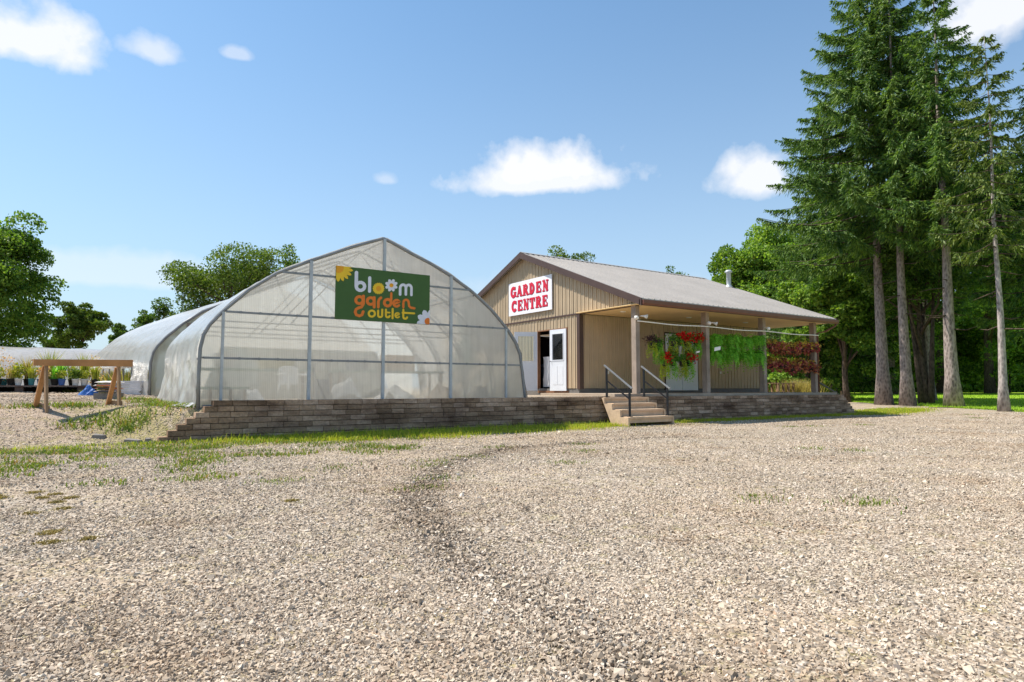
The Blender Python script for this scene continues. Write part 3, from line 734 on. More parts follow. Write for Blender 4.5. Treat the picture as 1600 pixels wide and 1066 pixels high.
MB().box(SX0, SX1, YG - .088, YG - .055, SZ0, SZ1).build('board', M['sign_green'], sg)
def word_empty(n_):
    e = bpy.data.objects.new(n_, None); C.objects.link(e); e.parent = sg; e.empty_display_size = .1; return e
W = MB(); wordE = word_empty('bloom_word')
stroke(W, [(437, 212), (437, 385)], 42, .002, sp); stroke(W, arc(487, 385, 50, 0, 360)[:-1], 42, .0026, sp, True); W.build('letter', M['sign_white'], wordE); W = MB()
stroke(W, [(597, 275), (597, 445)], 38, .002, sp); W.build('letter', M['sign_white'], wordE); W = MB()
stroke(W, [(978, 480), (978, 400)] + arc(1015, 400, 37, 180, 360, 10, 42) + [(1052, 480)], 34, .002, sp)
stroke(W, [(1052, 400)] + arc(1088, 402, 36, 180, 360, 10, 42) + [(1124, 485)], 34, .0028, sp); W.build('letter', M['sign_white'], wordE); W = MB()
def petals(mb, cx, cy, r0, r1, n, w, dz, a0=0, rng_=360):
    for i in range(n):
        a = R(a0 + rng_ * i / n); d_ = Vector((math.cos(a), math.sin(a))); q = Vector((-d_.y, d_.x)); c_ = Vector((cx, cy))
        pts = []
        for s_, k_ in ((r0, .5), (r0 + (r1 - r0) * .5, 1), (r0 + (r1 - r0) * .85, .75), (r1, .12)): pts.append((c_ + d_ * s_, k_ * w / 2))
        ring = [p_ + q * k_ for p_, k_ in pts] + [p_ - q * k_ for p_, k_ in pts[::-1]]
        mb.add([sp(v_.x, v_.y, dz + .0003 * (i % 3)) for v_ in ring], [tuple(range(len(ring)))])
b = MB(); petals(b, 707, 408, 20, 74, 18, 26, .003); disc(b, 707, 408, 52, .0042, sp); b.build('sunflower', M['sign_yellow'], sg)
b = MB(); disc(b, 707, 408, 33, .0052, sp); b.build('sunflower_heart', M['sign_gold'], sg)
b = MB(); petals(b, 866, 367, 16, 82, 8, 44, .003, 22); b.build('daisy', M['sign_white'], sg)
b = MB(); disc(b, 866, 367, 26, .0050, sp); b.build('daisy_heart', M['sign_gold'], sg)
b = MB(); petals(b, 232, 165, 40, 165, 17, 46, .003, 8); disc(b, 232, 165, 112, .0042, sp, 24); b.build('corner_sunflower', M['sign_yellow'], sg)
b = MB(); disc(b, 226, 160, 62, .0052, sp); b.build('corner_sunflower_heart', M['sign_gold'], sg)
b = MB(); petals(b, 1345, 815, 30, 150, 9, 78, .003, 8); b.build('corner_daisy', M['sign_white'], sg)
b = MB(); disc(b, 1345, 815, 44, .0050, sp); b.build('corner_daisy_heart', M['sign_orange'], sg)
G = MB(); w = 36; wordE = word_empty('garden_word')
stroke(G, arc(478, 556, 44, 0, 360)[:-1], w, .002, sp, True); stroke(G, [(524, 505), (526, 600), (505, 640), (470, 652), (440, 670), (430, 705), (445, 740), (480, 752), (512, 738), (524, 700)], w, .0026, sp); G.build('letter', M['sign_orange'], wordE); G = MB()
stroke(G, arc(613, 566, 42, 0, 360)[:-1], w, .002, sp, True); stroke(G, [(655, 522), (656, 640)], w, .0026, sp); G.build('letter', M['sign_orange'], wordE); G = MB()
stroke(G, [(707, 640), (707, 570), (718, 540), (738, 524)], w - 2, .002, sp); G.build('letter', M['sign_orange'], wordE); G = MB()
stroke(G, arc(822, 584, 42, 0, 360)[:-1], w, .002, sp, True); stroke(G, [(866, 468), (866, 590)], w - 6, .0026, sp); G.build('letter', M['sign_orange'], wordE); G = MB()
stroke(G, [(905, 600), (965, 575)] + arc(935, 590, 40, -25, -320, 16), w - 6, .002, sp); G.build('letter', M['sign_orange'], wordE); G = MB()
stroke(G, [(1022, 640), (1022, 580)] + arc(1056, 580, 34, 180, 350, 9) + [(1096, 625), (1120, 645), (1165, 652)], w - 6, .002, sp); G.build('letter', M['sign_orange'], wordE); G = MB()
Yw = MB(); w = 26; wordE = word_empty('outlet_word')
stroke(Yw, arc(629, 722, 38, 0, 360)[:-1], w, .003, sp, True); Yw.build('letter', M['sign_yellow'], wordE); Yw = MB()
stroke(Yw, [(705, 684), (706, 738)] + arc(731, 740, 25, 180, 20, 7)[1:] + [(756, 672)], w, .003, sp); Yw.build('letter', M['sign_yellow'], wordE); Yw = MB()
stroke(Yw, [(802, 672), (802, 740)] + arc(826, 742, 24, 180, 20, 7)[1:], w, .003, sp); stroke(Yw, [(800, 705), (848, 708)], w - 6, .0038, sp); Yw.build('letter', M['sign_yellow'], wordE); Yw = MB()
stroke(Yw, [(886, 662), (886, 778)], w, .003, sp); Yw.build('letter', M['sign_yellow'], wordE); Yw = MB()
stroke(Yw, [(930, 745), (968, 728)] + arc(947, 740, 29, -25, -320, 14), w - 6, .003, sp); Yw.build('letter', M['sign_yellow'], wordE); Yw = MB()
stroke(Yw, [(1022, 672), (1022, 755)] + arc(1048, 757, 26, 180, 20, 7)[1:], w, .003, sp); stroke(Yw, [(1012, 708), (1165, 716)], w - 2, .0038, sp); Yw.build('letter', M['sign_yellow'], wordE); Yw = MB()

# ------------------------------------------------------------------ garden shop
shop = thing('garden_shop', 'tan ribbed metal shop with grey metal roof, brown trim and covered porch', 'building')
GXp, YC, YB, XE = 13.2, 15.87, 24.6, 22.6
YA = 18.85; EZ, AZ = 3.47, 5.80; YE0, YE1 = 12.90, 24.80
def roof_z(y): return EZ + (AZ - EZ) * ((y - YE0) / (YA - YE0) if y < YA else (YE1 - y) / (YE1 - YA))
def siding_seg(mb, fixed, axis, s0, s1, z0, zf, face, pitch=.19):
    """ribbed sheet from s0 to s1; zf gives the top edge; face = -1: outer side looks toward -axis"""
    s = s0
    while s < s1 - 1e-4:
        e = min(s + pitch, s1); a, c = min(zf(s), 9), min(zf(e), 9)
        def P_(q, off, z): return (q, fixed + face * off, z) if axis == 'x' else (fixed + face * off, q, z)
        def blk(q0, q1, o0, o1, t0, t1): mb.hexa([P_(q0, o0, z0), P_(q1, o0, z0), P_(q1, o1, z0), P_(q0, o1, z0), P_(q0, o0, t0), P_(q1, o0, t1), P_(q1, o1, t1), P_(q0, o1, t0)])
        blk(s, e, -.06, 0, a, c)
        blk(s, min(s + .028, e), .001, .022, a, zf(min(s + .028, e)))
        if e - s > .12: blk(s + pitch * .5, s + pitch * .5 + .014, .001, .008, zf(s + pitch * .5), zf(s + pitch * .5))
        s = e
# gable wall (x = 13.2, looks toward -x): below the belt, with the door opening; above it
mb = MB(); top_b = lambda s: 3.31
siding_seg(mb, GXp, 'y', YC, 16.44, .95, top_b, -1); siding_seg(mb, GXp, 'y', 18.12, YB, .95, top_b, -1); siding_seg(mb, GXp, 'y', 16.44, 18.12, 2.94, top_b, -1)
mb.build('gable_wall', M['siding'], shop)
mb = MB(); siding_seg(mb, GXp, 'y', 13.30, 24.62, 3.35, lambda s: roof_z(s) - .08, -1); mb.build('gable_upper_wall', M['siding'], shop)
MB().box(GXp - .035, GXp + .04, 13.25, 24.62, 3.305, 3.352).build('belt_trim', M['brown'], shop)
mb = MB(); siding_seg(mb, YC, 'x', GXp + .03, 17.05, .95, lambda s: 3.32, -1); siding_seg(mb, YC, 'x', 18.80, XE, .95, lambda s: 3.32, -1); siding_seg(mb, YC, 'x', 17.05, 18.80, 2.93, lambda s: 3.32, -1)
mb.build('porch_wall', M['siding'], shop)
mb = MB(); siding_seg(mb, XE, 'y', YC, YB, .9, lambda s: roof_z(s) - .1, 1); siding_seg(mb, YB, 'x', GXp, XE, .9, lambda s: 3.4, 1); mb.build('rear_wall', M['siding'], shop)
mb = MB(); mb.box(GXp - .028, GXp + .05, YC - .05, YC + .09, .93, 3.30); mb.box(GXp + .052, GXp + .14, YC - .05, YC + .0, .93, 3.30); mb.box(XE - .02, XE + .05, YC - .05, YC + .03, .93, 3.30)
mb.build('corner_trim', M['brown'], shop)
MB().box(GXp + .0, XE, YC + .02, YC + .2, .6, .945).box(GXp + .02, GXp + .2, YC + .21, YB, .6, .945).build('foundation', M['found'], shop)
MB().box(GXp + .2, XE - .1, YC + .21, YB - .1, .6, .86).build('floor', M['slab'], shop)
# roof: two ribbed slopes
X0, X1 = 12.98, 22.85
def slope_pts(ya, yb, lift0, lift1, xa, xb):
    return [(xa, ya, roof_z(ya) + lift0), (xb, ya, roof_z(ya) + lift0), (xb, yb, roof_z(yb) + lift0), (xa, yb, roof_z(yb) + lift0), (xa, ya, roof_z(ya) + lift1), (xb, ya, roof_z(ya) + lift1), (xb, yb, roof_z(yb) + lift1), (xa, yb, roof_z(yb) + lift1)]
mb = MB()
for ya, yb in ((YE0, YA), (YA, YE1)):
    mb.hexa(slope_pts(ya, yb, -.04, 0, X0, X1))
    x_ = X0 + .04
    while x_ < X1 - .03:
        mb.hexa(slope_pts(ya - (.02 if ya == YE0 else 0), yb, .001, .028, x_, x_ + .035)); 
        if x_ + .15 < X1: mb.hexa(slope_pts(ya, yb, .001, .010, x_ + .11, x_ + .125))
        x_ += .23
rf = mb.build('roof', M['roof'], shop)
MB().hexa(slope_pts(YA - .16, YA - .001, .03, .042, X0, X1)).hexa(slope_pts(YA + .001, YA + .16, .03, .042, X0, X1)).build('ridge_cap', M['roof'], rf)
mb = MB()
for xa, xb in ((X0 - .03, X0 - .001), (X1 + .001, X1 + .03)):
    for ya, yb in ((YE0 - .03, YA), (YA, YE1)):
        MB().hexa(slope_pts(ya, yb, -.20, .012, xa, xb)).build('rake_trim', M['brown'], rf)
MB().box(X0 - .03, X1 + .03, YE0 + .02, YE0 + .05, EZ - .19, EZ - .03).build('fascia', M['brown'], shop)
# gutter: open half round along the eave, with downspout at the far end
b = MB(); pr = [(-.0, .0), (-.015, -.12), (-.04, -.145), (-.09, -.145), (-.115, -.09), (-.12, .0)]
m_ = len(pr); vs = [(X0, YE0 + .018 + p[0], EZ - .045 + p[1]) for p in pr] + [(X1, YE0 + .018 + p[0], EZ - .045 + p[1]) for p in pr]
b.add(vs, [(i, i + 1, i + 1 + m_, i + m_) for i in range(m_ - 1)] + [tuple(range(m_)), tuple(range(m_, 2 * m_))])
b.build('gutter', M['gutter'], shop)
MB().tube([(22.75, 12.86, 3.32), (22.75, 12.88, 3.22), (22.5, 13.1, 3.02), (22.27, 13.3, 2.95), (22.27, 13.31, .82)], .035, 8).build('downspout', M['gutter'], shop, True)
MB().box(X0 + .03, X1 - .03, YE0 + .052, YC - .07, 3.325, 3.345).build('porch_ceiling', M['soffit'], shop)
for x_ in (13.24, 16.26, 19.15, 22.15):
    w_ = .078
    q = MB().box(x_ - w_, x_ + w_, 13.31, 13.49, .80, 3.322)
    q.build('porch_post', M['wood_post'] , shop)
for x_ in (13.9, 16.9, 19.9):
    MB().lathe((x_, 14.6, 3.3), [(0, .0), (.075, .0), (.09, .008), (.09, .024)], 16).build('ceiling_light', M['lamp'], shop)
b = MB().lathe((22.55, 17.3, roof_z(17.3) - .02), [(.17, 0), (.10, .10), (.095, .12), (.095, .62), (.16, .64), (.16, .68), (.09, .74), (0, .75)], 14); b.build('chimney', M['galv'], rf, True)

def door_leaf(parent, hinge, ang, w, h, z0, glass_h=(1.02, 1.88), knob_side=1, closed=None):
    """white leaf with a tall glazed light and two raised panels; local x runs from the hinge"""
    L = bpy.data.objects.new('door', None); C.objects.link(L); L.parent = parent; L.location = (*hinge, z0); L.rotation_euler = (0, 0, ang); L.empty_display_size = .1
    s = .13; b = MB()
    b.box(0, s, -.022, .022, 0, h); b.box(w - s, w, -.022, .022, 0, h); b.box(s, w - s, -.022, .022, glass_h[1], h); b.box(s, w - s, -.022, .022, 0, glass_h[0])
    for xa, xb in ((s + .01, w / 2 - .02), (w / 2 + .02, w - s - .01)):
        for yy in (-.028, .028): b.box(xa, xb, min(yy, yy * .8), max(yy, yy * .8), .2, .82)
    fr = .025
    for sgn in (-1, 1):
        y_a, y_b = sorted((sgn * .0225, sgn * .034))
        b.box(s - .03, s, y_a, y_b, glass_h[0] - .03, glass_h[1] + .03); b.box(w - s, w - s + .03, y_a, y_b, glass_h[0] - .03, glass_h[1] + .03)
        b.box(s, w - s, y_a, y_b, glass_h[1], glass_h[1] + .03); b.box(s, w - s, y_a, y_b, glass_h[0] - .03, glass_h[0])
    b.build('leaf', M['white'], L)
    MB().box(s, w - s, -.004, .004, glass_h[0], glass_h[1]).build('pane', M['glass'], L)
    kx = w - .065
    MB().tube([(kx, -.075, .98), (kx, .075, .98)], .012, 8).tube([(kx - .1, -.07, .98), (kx, -.07, .98)], .011, 8).lathe((kx, -.05, 1.12), [(0, 0), (.02, 0), (.02, .03), (0, .03)], 8).build('handle', M['black'], L)
    return L
# gable double door: the near leaf stands almost shut, the other is thrown open
door_leaf(shop, (GXp - .03, 16.49), R(90 + 5), .78, 2.03, .87)
door_leaf(shop, (GXp - .05, 18.07), R(180 - 33.8 + 2), .80, 2.03, .87)
MB().box(GXp - .02, GXp + .1, 16.441, 16.47, .95, 2.935).box(GXp - .02, GXp + .1, 18.09, 18.119, .95, 2.935).box(GXp - .02, GXp + .1, 16.475, 18.085, 2.905, 2.938).box(GXp + .0, GXp + .12, 16.44, 18.12, .80, .868).build('door_frame', M['wood_trim'], shop)
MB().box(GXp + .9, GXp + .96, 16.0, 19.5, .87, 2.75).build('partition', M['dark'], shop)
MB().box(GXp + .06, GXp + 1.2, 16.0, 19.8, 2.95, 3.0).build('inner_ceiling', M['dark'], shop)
# porch double door, shut
door_leaf(shop, (17.10, YC - .01), 0, .82, 2.0, .88)
door_leaf(shop, (18.76, YC - .01), R(180), .82, 2.0, .88)
MB().box(17.052, 17.09, YC - .03, YC + .06, .9, 2.925).box(18.768, 18.80, YC - .03, YC + .06, .9, 2.925).box(17.092, 18.765, YC - .03, YC + .06, 2.89, 2.925).build('door_frame', M['dark'], shop)
# things just inside the open door
t_ = thing('storage_bin', 'dark blue grey plastic bin just inside the open shop door', 'bin', (GXp + .62, 17.9, .862))
MB().hexa([(-.24, -.42, 0), (.24, -.42, 0), (.24, .42, 0), (-.24, .42, 0), (-.28, -.48, .86), (.28, -.48, .86), (.28, .48, .86), (-.28, .48, .86)]).build('body', M['tote'], t_)
MB().box(-.3, .3, -.5, .5, .862, .93).box(-.1, .1, -.3, .3, .932, .96).build('lid', M['tote'], t_)
b = MB(); r_ = random.Random(4); vs = []
for i in range(9):
    for j in range(9): vs.append((GXp + .22 + r_.uniform(-.02, .02), 17.28 + i * .1, 1.0 + j * .13))
o = b.add(vs, [(i * 9 + j, i * 9 + j + 1, (i + 1) * 9 + j + 1, (i + 1) * 9 + j) for i in range(8) for j in range(8)]).build('plastic_sheet', M['sheet'], None, True)
tag(o, 'crumpled white plastic sheet hung behind the dark bin inside the doorway', 'sheet')
# small fittings
for (x_, y_, z_), dr in (((13.13, 13.22, 3.0), (-.6, -.5, -.35)), ((13.32, 13.2, 3.02), (.3, -.8, -.2)), ((16.22, 13.2, 3.0), (-.7, -.5, -.3)), ((16.36, 13.2, 3.0), (.6, -.6, -.3)), ((19.12, 13.2, 2.98), (-.4, -.7, -.3))):
    f_ = bpy.data.objects.new('flood_light', None); C.objects.link(f_); f_.parent = shop; f_.location = (x_, y_, z_); f_.empty_display_size = .1
    d_ = Vector(dr).normalized()
    MB().tube([(0, .09, 0), (0, .02, 0), tuple(d_ * .05)], .018, 8).build('bracket', M['white_metal'], f_, True)
    MB().tube([tuple(d_ * .03), tuple(d_ * .09), tuple(d_ * .15)], [.025, .04, .065], 12).build('lamp_head', M['white_metal'], f_, True)
MB().box(14.35, 14.42, YC - .045, YC - .023, 1.42, 1.52).box(20.0, 20.07, YC - .045, YC - .023, 1.5, 1.58).build('outlet_box', M['white_metal'], shop)

# red lettered sign
gs = thing('shop_sign', 'white board reading GARDEN CENTRE in red capitals on the shop gable', 'sign')
gy0, gy1, gz0, gz1 = 17.20, 19.82, 3.60, 4.80     # y runs right to left as seen
MB().box(GXp - .075, GXp - .045, gy0, gy1, gz0, gz1).build('board', M['sign_white_board'], gs)
def gp_plane(off=(0, 0), lift=0):
    def f_(x, y, dz):      # x 0..100 across, y 0..46 up
        return (GXp - .0765 - dz - lift, gy1 - (x + off[0]) / 100 * (gy1 - gy0), gz0 + (y + off[1]) / 46 * (gz1 - gz0))
    return f_
def slab(mb, pl, x0, y0, x1, y1, dz): mb.add([pl(x0, y0, dz), pl(x1, y0, dz), pl(x1, y1, dz), pl(x0, y1, dz)], [(0, 1, 2, 3)])
def butt(mb, pl, pts, w, dz):
    P_ = [Vector(p) for p in pts]; m = len(P_); L_, R_ = [], []
    for i, p in enumerate(P_):
        d_ = (P_[min(i + 1, m - 1)] - P_[max(i - 1, 0)]).normalized(); nn = Vector((-d_.y, d_.x)) * w / 2; L_.append(p + nn); R_.append(p - nn)
    mb.add([pl(q.x, q.y, dz) for q in L_] + [pl(q.x, q.y, dz) for q in R_], [(i, i + 1, i + 1 + m, i + m) for i in range(m - 1)])
def letter(mb, pl, ch, x, y, w=13., h=15., s=4.3):
    t = 1.6; k = [0]
    def dz(): k[0] += .0004; return .001 + k[0]
    V = lambda cx, y0=0, y1=h: slab(mb, pl, x + cx - s / 2, y + y0, x + cx + s / 2, y + y1, dz())
    Hb = lambda x0, x1, yy, th=2.2: slab(mb, pl, x + x0, y + yy - th / 2, x + x1, y + yy + th / 2, dz())
    S = lambda cx, yy, r=3.4: slab(mb, pl, x + cx - r, y + yy, x + cx + r, y + yy + t, dz())
    A_ = lambda *a, wd=s: butt(mb, pl, [(x + p, y + q) for p, q in arc(*a)], wd, dz())
    if ch == 'G': A_(w * .5, h * .5, w * .36, 45, 330, 18, h * .40); V(w * .84, 1, h * .45); S(w * .80, h * .42, 3.3); slab(mb, pl, x + w * .76, y + h * .7, x + w * .92, y + h, dz())
    if ch == 'C': A_(w * .5, h * .5, w * .36, 45, 325, 18, h * .40); slab(mb, pl, x + w * .76, y + h * .66, x + w * .92, y + h, dz())
    if ch == 'A': butt(mb, pl, [(x + w * .5, y + h), (x + w * .16, y + .5)], 2.6, dz()); butt(mb, pl, [(x + w * .48, y + h), (x + w * .82, y + .5)], s, dz()); Hb(w * .25, w * .75, h * .33, 1.9); S(w * .14, 0, 2.8); S(w * .84, 0, 3.2)
    if ch in 'RD': V(w * .24); S(w * .24, 0, 3.4); S(w * .24, h - t, 3.2)
    if ch == 'D': A_(w * .30, h * .5, w * .46, -90, 90, 14, h * .42); Hb(w * .2, w * .4, h - 1.1, 2.2); Hb(w * .2, w * .4, 1.1, 2.2)
    if ch == 'R': A_(w * .44, h * .74, w * .30, -90, 90, 10, h * .19, wd=3.4); Hb(w * .2, w * .5, h - 1.1); Hb(w * .2, w * .5, h * .52); butt(mb, pl, [(x + w * .5, y + h * .52), (x + w * .86, y + .4)], s, dz()); S(w * .88, 0, 2.4)
    if ch == 'E': V(w * .26); Hb(w * .06, w * .88, h - 1.1); Hb(w * .06, w * .90, 1.1); Hb(w * .3, w * .68, h * .52, 2); slab(mb, pl, x + w * .76, y + h * .68, x + w * .9, y + h, dz()); slab(mb, pl, x + w * .78, y, x + w * .92, y + h * .34, dz()); slab(mb, pl, x + w * .6, y + h * .36, x + w * .7, y + h * .68, dz())
    if ch == 'N': V(w * .2) if False else slab(mb, pl, x + w * .14, y, x + w * .30, y + h, dz()); slab(mb, pl, x + w * .72, y, x + w * .88, y + h, dz()) if ch == 'N' else None
    if ch == 'N': butt(mb, pl, [(x + w * .18, y + h), (x + w * .82, y)], s, dz()); S(w * .2, 0, 2.8); S(w * .8, h - t, 2.8); S(w * .14, h - t, 2.2)
    if ch == 'T': V(w * .5); S(w * .5, 0, 3.8); Hb(w * .06, w * .94, h - 1.1); slab(mb, pl, x + w * .04, y + h * .62, x + w * .18, y + h, dz()); slab(mb, pl, x + w * .82, y + h * .62, x + w * .96, y + h, dz())
for word, yy, x0 in (('GARDEN', 25.5, 5.), ('CENTRE', 5.5, 7.5)):
    for nm, mat_, off, lift in (('letter_shadow', M['sign_maroon'], (.8, -.8), 0), ('letter', M['sign_red'], (0, 0), .006)):
        pl = gp_plane(off, lift); step = 15.0 if word == 'GARDEN' else 14.3
        for i, ch in enumerate(word): b = MB(); letter(b, pl, ch, x0 + i * step, yy); b.build(nm, mat_, gs)

# ------------------------------------------------------------------ foliage helpers
def leaf_cards(c, size, up=.3, aspect=.6, nrm=None):
    """diamond leaves at points c with random orientation"""
    n = len(c); d = rng.normal(size=(n, 3)); d[:, 2] -= up * .6; d /= np.linalg.norm(d, axis=1)[:, None]
    q = rng.normal(size=(n, 3)); q[:, 2] *= .6; q -= d * np.sum(q * d, 1)[:, None]; q /= np.linalg.norm(q, axis=1)[:, None]
    s = (size * rng.uniform(.6, 1.3, n))[:, None]
    nn = np.cross(d, q)
    v = np.stack([c - d * s * .5, c + q * s * aspect * .5 + nn * s * .12, c + d * s * .5, c - q * s * aspect * .5 + nn * s * .12], 1)
    f = np.arange(4 * n).reshape(n, 4)
    return v.reshape(-1, 3), f
def deciduous(name, label, loc, height, rad, z0, mat, barkm, seed, nleaf=16000, leaf=.16, nclump=70, group=None, ragged=.5, trunk_r=None, cat='tree', limbs=13, fork=None):
    global rng
    keep_rng = rng; rng = np.random.default_rng(seed); r_ = random.Random(seed)
    t = thing(name, label, cat, (loc[0], loc[1], Hs(loc[0], loc[1]) - .05), 0, group)
    tr = trunk_r or height * .022
    b = MB(); pts = [(0, 0, 0)]; px_, py_ = 0, 0
    for i in range(1, 8):
        px_ += r_.uniform(-.1, .1); py_ += r_.uniform(-.1, .1); pts.append((px_, py_, (height * .82) * i / 7))
    b.tube(pts, [tr * (1.25 if i == 0 else 1 - .11 * i) for i in range(8)], 8)
    cz = (z0 + height) / 2; hz_ = (height - z0) / 2
    ends = []
    for i in range(limbs):
        a = r_.uniform(0, 2 * math.pi); zz = r_.uniform(max(z0 * .75, height * .18), height * .7); q = Vector((px_ * zz / height, py_ * zz / height, zz))
        el = r_.uniform(.1, 1); ez = min(zz + (height - zz) * r_.uniform(.25, .8), height * .93)
        rr = rad * math.sqrt(max(.05, 1 - ((ez - cz) / hz_) ** 2)) * r_.uniform(.65, .98); e = Vector((math.cos(a) * rr, math.sin(a) * rr, ez))
        mid = q.lerp(e, .5) + Vector((r_.uniform(-.3, .3), r_.uniform(-.3, .3), -.08 * rr))
        b.tube([q, mid, e], [tr * .42, tr * .26, tr * .07], 5); ends.append(e); ends.append(mid.lerp(e, .6))
        for k in range(3):
            s_ = mid.lerp(e, r_.random()); e2 = s_ + Vector((r_.gauss(0, 1), r_.gauss(0, 1), r_.uniform(0, 1.2))).normalized() * rad * r_.uniform(.2, .4)
            b.tube([s_, e2], [tr * .14, tr * .03], 4); ends.append(e2)
    b.build('trunk', barkm, t, True)
    cl = [tuple(e) for e in ends]
    while len(cl) < nclump:
        a = r_.uniform(0, 2 * math.pi); w_ = r_.uniform(-1, 1); zz = cz + hz_ * w_ * .93
        rr = rad * math.sqrt(max(0, 1 - abs(w_) ** 2.2)) * (r_.uniform(.35, 1.0) ** .5) * (1 - ragged * .35 * r_.random()); cl.append((math.cos(a) * rr, math.sin(a) * rr, zz))
    cl = np.array(cl); kr = rad * rng.uniform(.13, .27, len(cl)) * (1 + .2 * ragged)
    pk = kr ** 2; pk /= pk.sum(); ci = rng.choice(len(cl), nleaf, p=pk)
    d = rng.normal(size=(nleaf, 3)); d /= np.linalg.norm(d, axis=1)[:, None]; d[:, 2] = np.abs(d[:, 2]) * np.where(rng.random(nleaf) < .75, 1, -1) * .75
    pos = cl[ci] + d * (kr[ci] * rng.uniform(.45, 1.12, nleaf) ** .7)[:, None]
    v, f = leaf_cards(pos, leaf, .3, .7)
    np_mesh('crown', v, f, mat, t)
    rng = keep_rng
    return t
def spruce(name, label, loc, height, zlow, rmax, seed, mat, barkm, tr, nb=120, group=None, dead=8, density=1., top_taper=.9, bare=None):
    r_ = random.Random(seed); rg = np.random.default_rng(seed)
    t = thing(name, label, 'tree', (loc[0], loc[1], Hs(loc[0], loc[1]) - .05), 0, group)
    b = MB(); pts = []; n = 14; lean = r_.uniform(-.15, .15)
    for i in range(n + 1): pts.append((lean * i / n + .022 * math.sin(i * .8 + seed), .022 * math.cos(i * .9 + seed), height * i / n))
    b.tube(pts, [tr * (1.3 if i == 0 else 1.0 - .97 * (i / n) ** .62) for i in range(n + 1)], 10)
    b.build('trunk', barkm, t, True); b = MB()
    V_, Fq = [], []
    for i in range(nb):
        f_ = i / (nb - 1); z = zlow + (height * .985 - zlow) * (f_ ** .9) + r_.uniform(-.15, .15)
        a = i * 2.39996 + r_.uniform(-.3, .3)
        L = rmax * (1 - f_) ** top_taper * r_.uniform(.7, 1.08) + .35
        if f_ < .08: L *= r_.uniform(.5, .95)
        d0 = np.array((math.cos(a), math.sin(a), 0.)); droop = (.36 if f_ < .5 else .36 - .7 * (f_ - .5)) * r_.uniform(.7, 1.2); rise = r_.uniform(.18, .32)
        ns = max(4, int(L / .28)); s = np.linspace(0, 1, ns + 1)
        path = np.outer(s * L * .96, d0); path[:, 2] = z + L * (-droop * s + rise * s ** 2.2 * 1.1)
        rad0 = .010 + .007 * L
        b.tube([tuple(p) for p in path[::max(1, ns // 4)]], [rad0 * (1 - .8 * k / max(1, len(path[::max(1, ns // 4)]) - 1)) for k in range(len(path[::max(1, ns // 4)]))], 4, False)
        # hanging, serrated sprays on both sides of the limb and along it
        side_ = np.array((-d0[1], d0[0], 0.)); m = int(ns * 9.5 * density)
        u = rg.uniform(.12, 1., m) ** .8; base = np.stack([np.interp(u, s, path[:, k]) for k in range(3)], -1)
        sg_ = rg.choice([-1, 1], m); tl = (.20 + .62 * np.sin(np.clip(u * 1.05, 0, 1) * math.pi) ** .7 * min(1, L / 3.)) * rg.uniform(.6, 1.2, m)
        dirs = d0[None] * rg.uniform(.2, .9, m)[:, None] + side_[None] * (sg_ * rg.uniform(.3, 1., m))[:, None]; dirs[:, 2] = -rg.uniform(.25, 1.9, m) * (.7 + .3 * (1 - f_))
        dirs /= np.linalg.norm(dirs, axis=1)[:, None]
        for q in range(4):        # needle tufts along each twig
            c0 = base + dirs * (tl * q / 4)[:, None]; ln = tl * .42; dv = dirs + rg.normal(0, .28, (m, 3)); dv /= np.linalg.norm(dv, axis=1)[:, None]
            wv = np.cross(dv, rg.normal(size=(m, 3))); wv /= np.linalg.norm(wv, axis=1)[:, None]; ww = (.028 + .03 * rg.random(m))[:, None] * (1.15 - .25 * q)
            V_.append(np.stack([c0, c0 + dv * (ln * .45)[:, None] + wv * ww, c0 + dv * ln[:, None], c0 + dv * (ln * .45)[:, None] - wv * ww], 1).reshape(-1, 3))
    V_ = np.concatenate(V_); f = np.arange(len(V_)).reshape(-1, 4)
    for i in range(dead):
        a = r_.uniform(0, 6.28); z = r_.uniform(zlow * .45, zlow * 1.3); L = r_.uniform(.5, 2.)
        b.tube([(0, 0, z), (math.cos(a) * L * .6, math.sin(a) * L * .6, z - .1), (math.cos(a) * L, math.sin(a) * L, z + r_.uniform(-.3, .1))], [.03, .02, .006], 4)
    b.build('branches', M['bark_dark'], t, True)
    np_mesh('crown', V_, f, mat, t)
    return t

# ------------------------------------------------------------------ trees on the left and behind the roofs
deciduous('maple_tree', 'big leafy green maple at the far left behind the white tunnel', gp(-34, 40), 10.3, 3.9, .9, M['leaf_maple'], M['bark_dark'], 11, 52000, .20, 230, trunk_r=.28, ragged=.35)
deciduous('maple_tree', 'rounded olive green tree right of the big maple, behind the white tunnel', gp(124, 50), 6.7, 1.9, .8, M['leaf_olive'], M['bark_dark'], 12, 20000, .18, 90, ragged=.4)
deciduous('shrub', 'low dark shrub between the big maple and the rounded tree', gp(82, 52), 5.0, 1.2, .8, M['leaf_dark'], M['bark_dark'], 13, 9000, .16, 24, cat='shrub')
deciduous('young_tree', 'small pointed tree just left of the rear greenhouse roof', gp(192, 60), 7.0, 1.2, 1.0, M['leaf_dark'], M['bark_dark'], 14, 7000, .17, 22)
deciduous('oak_tree', 'wide ragged dark tree rising behind the greenhouse roofs', gp(362, 45), 10.5, 4.1, 1.5, M['leaf_olive'], M['bark_dark'], 31, 26000, .17, 70, ragged=1.6, limbs=17)
deciduous('oak_tree', 'narrow dark tree top directly right of the wide ragged tree', gp(437, 47), 10.8, 1.9, 3.0, M['leaf_dark'], M['bark_dark'], 16, 7000, .17, 26, ragged=1)
deciduous('oak_tree', 'small dark tree low on the left of the wide ragged tree', gp(243, 50), 7.6, 1.6, 2.5, M['leaf_dark'], M['bark_dark'], 17, 5000, .17, 22, ragged=1)
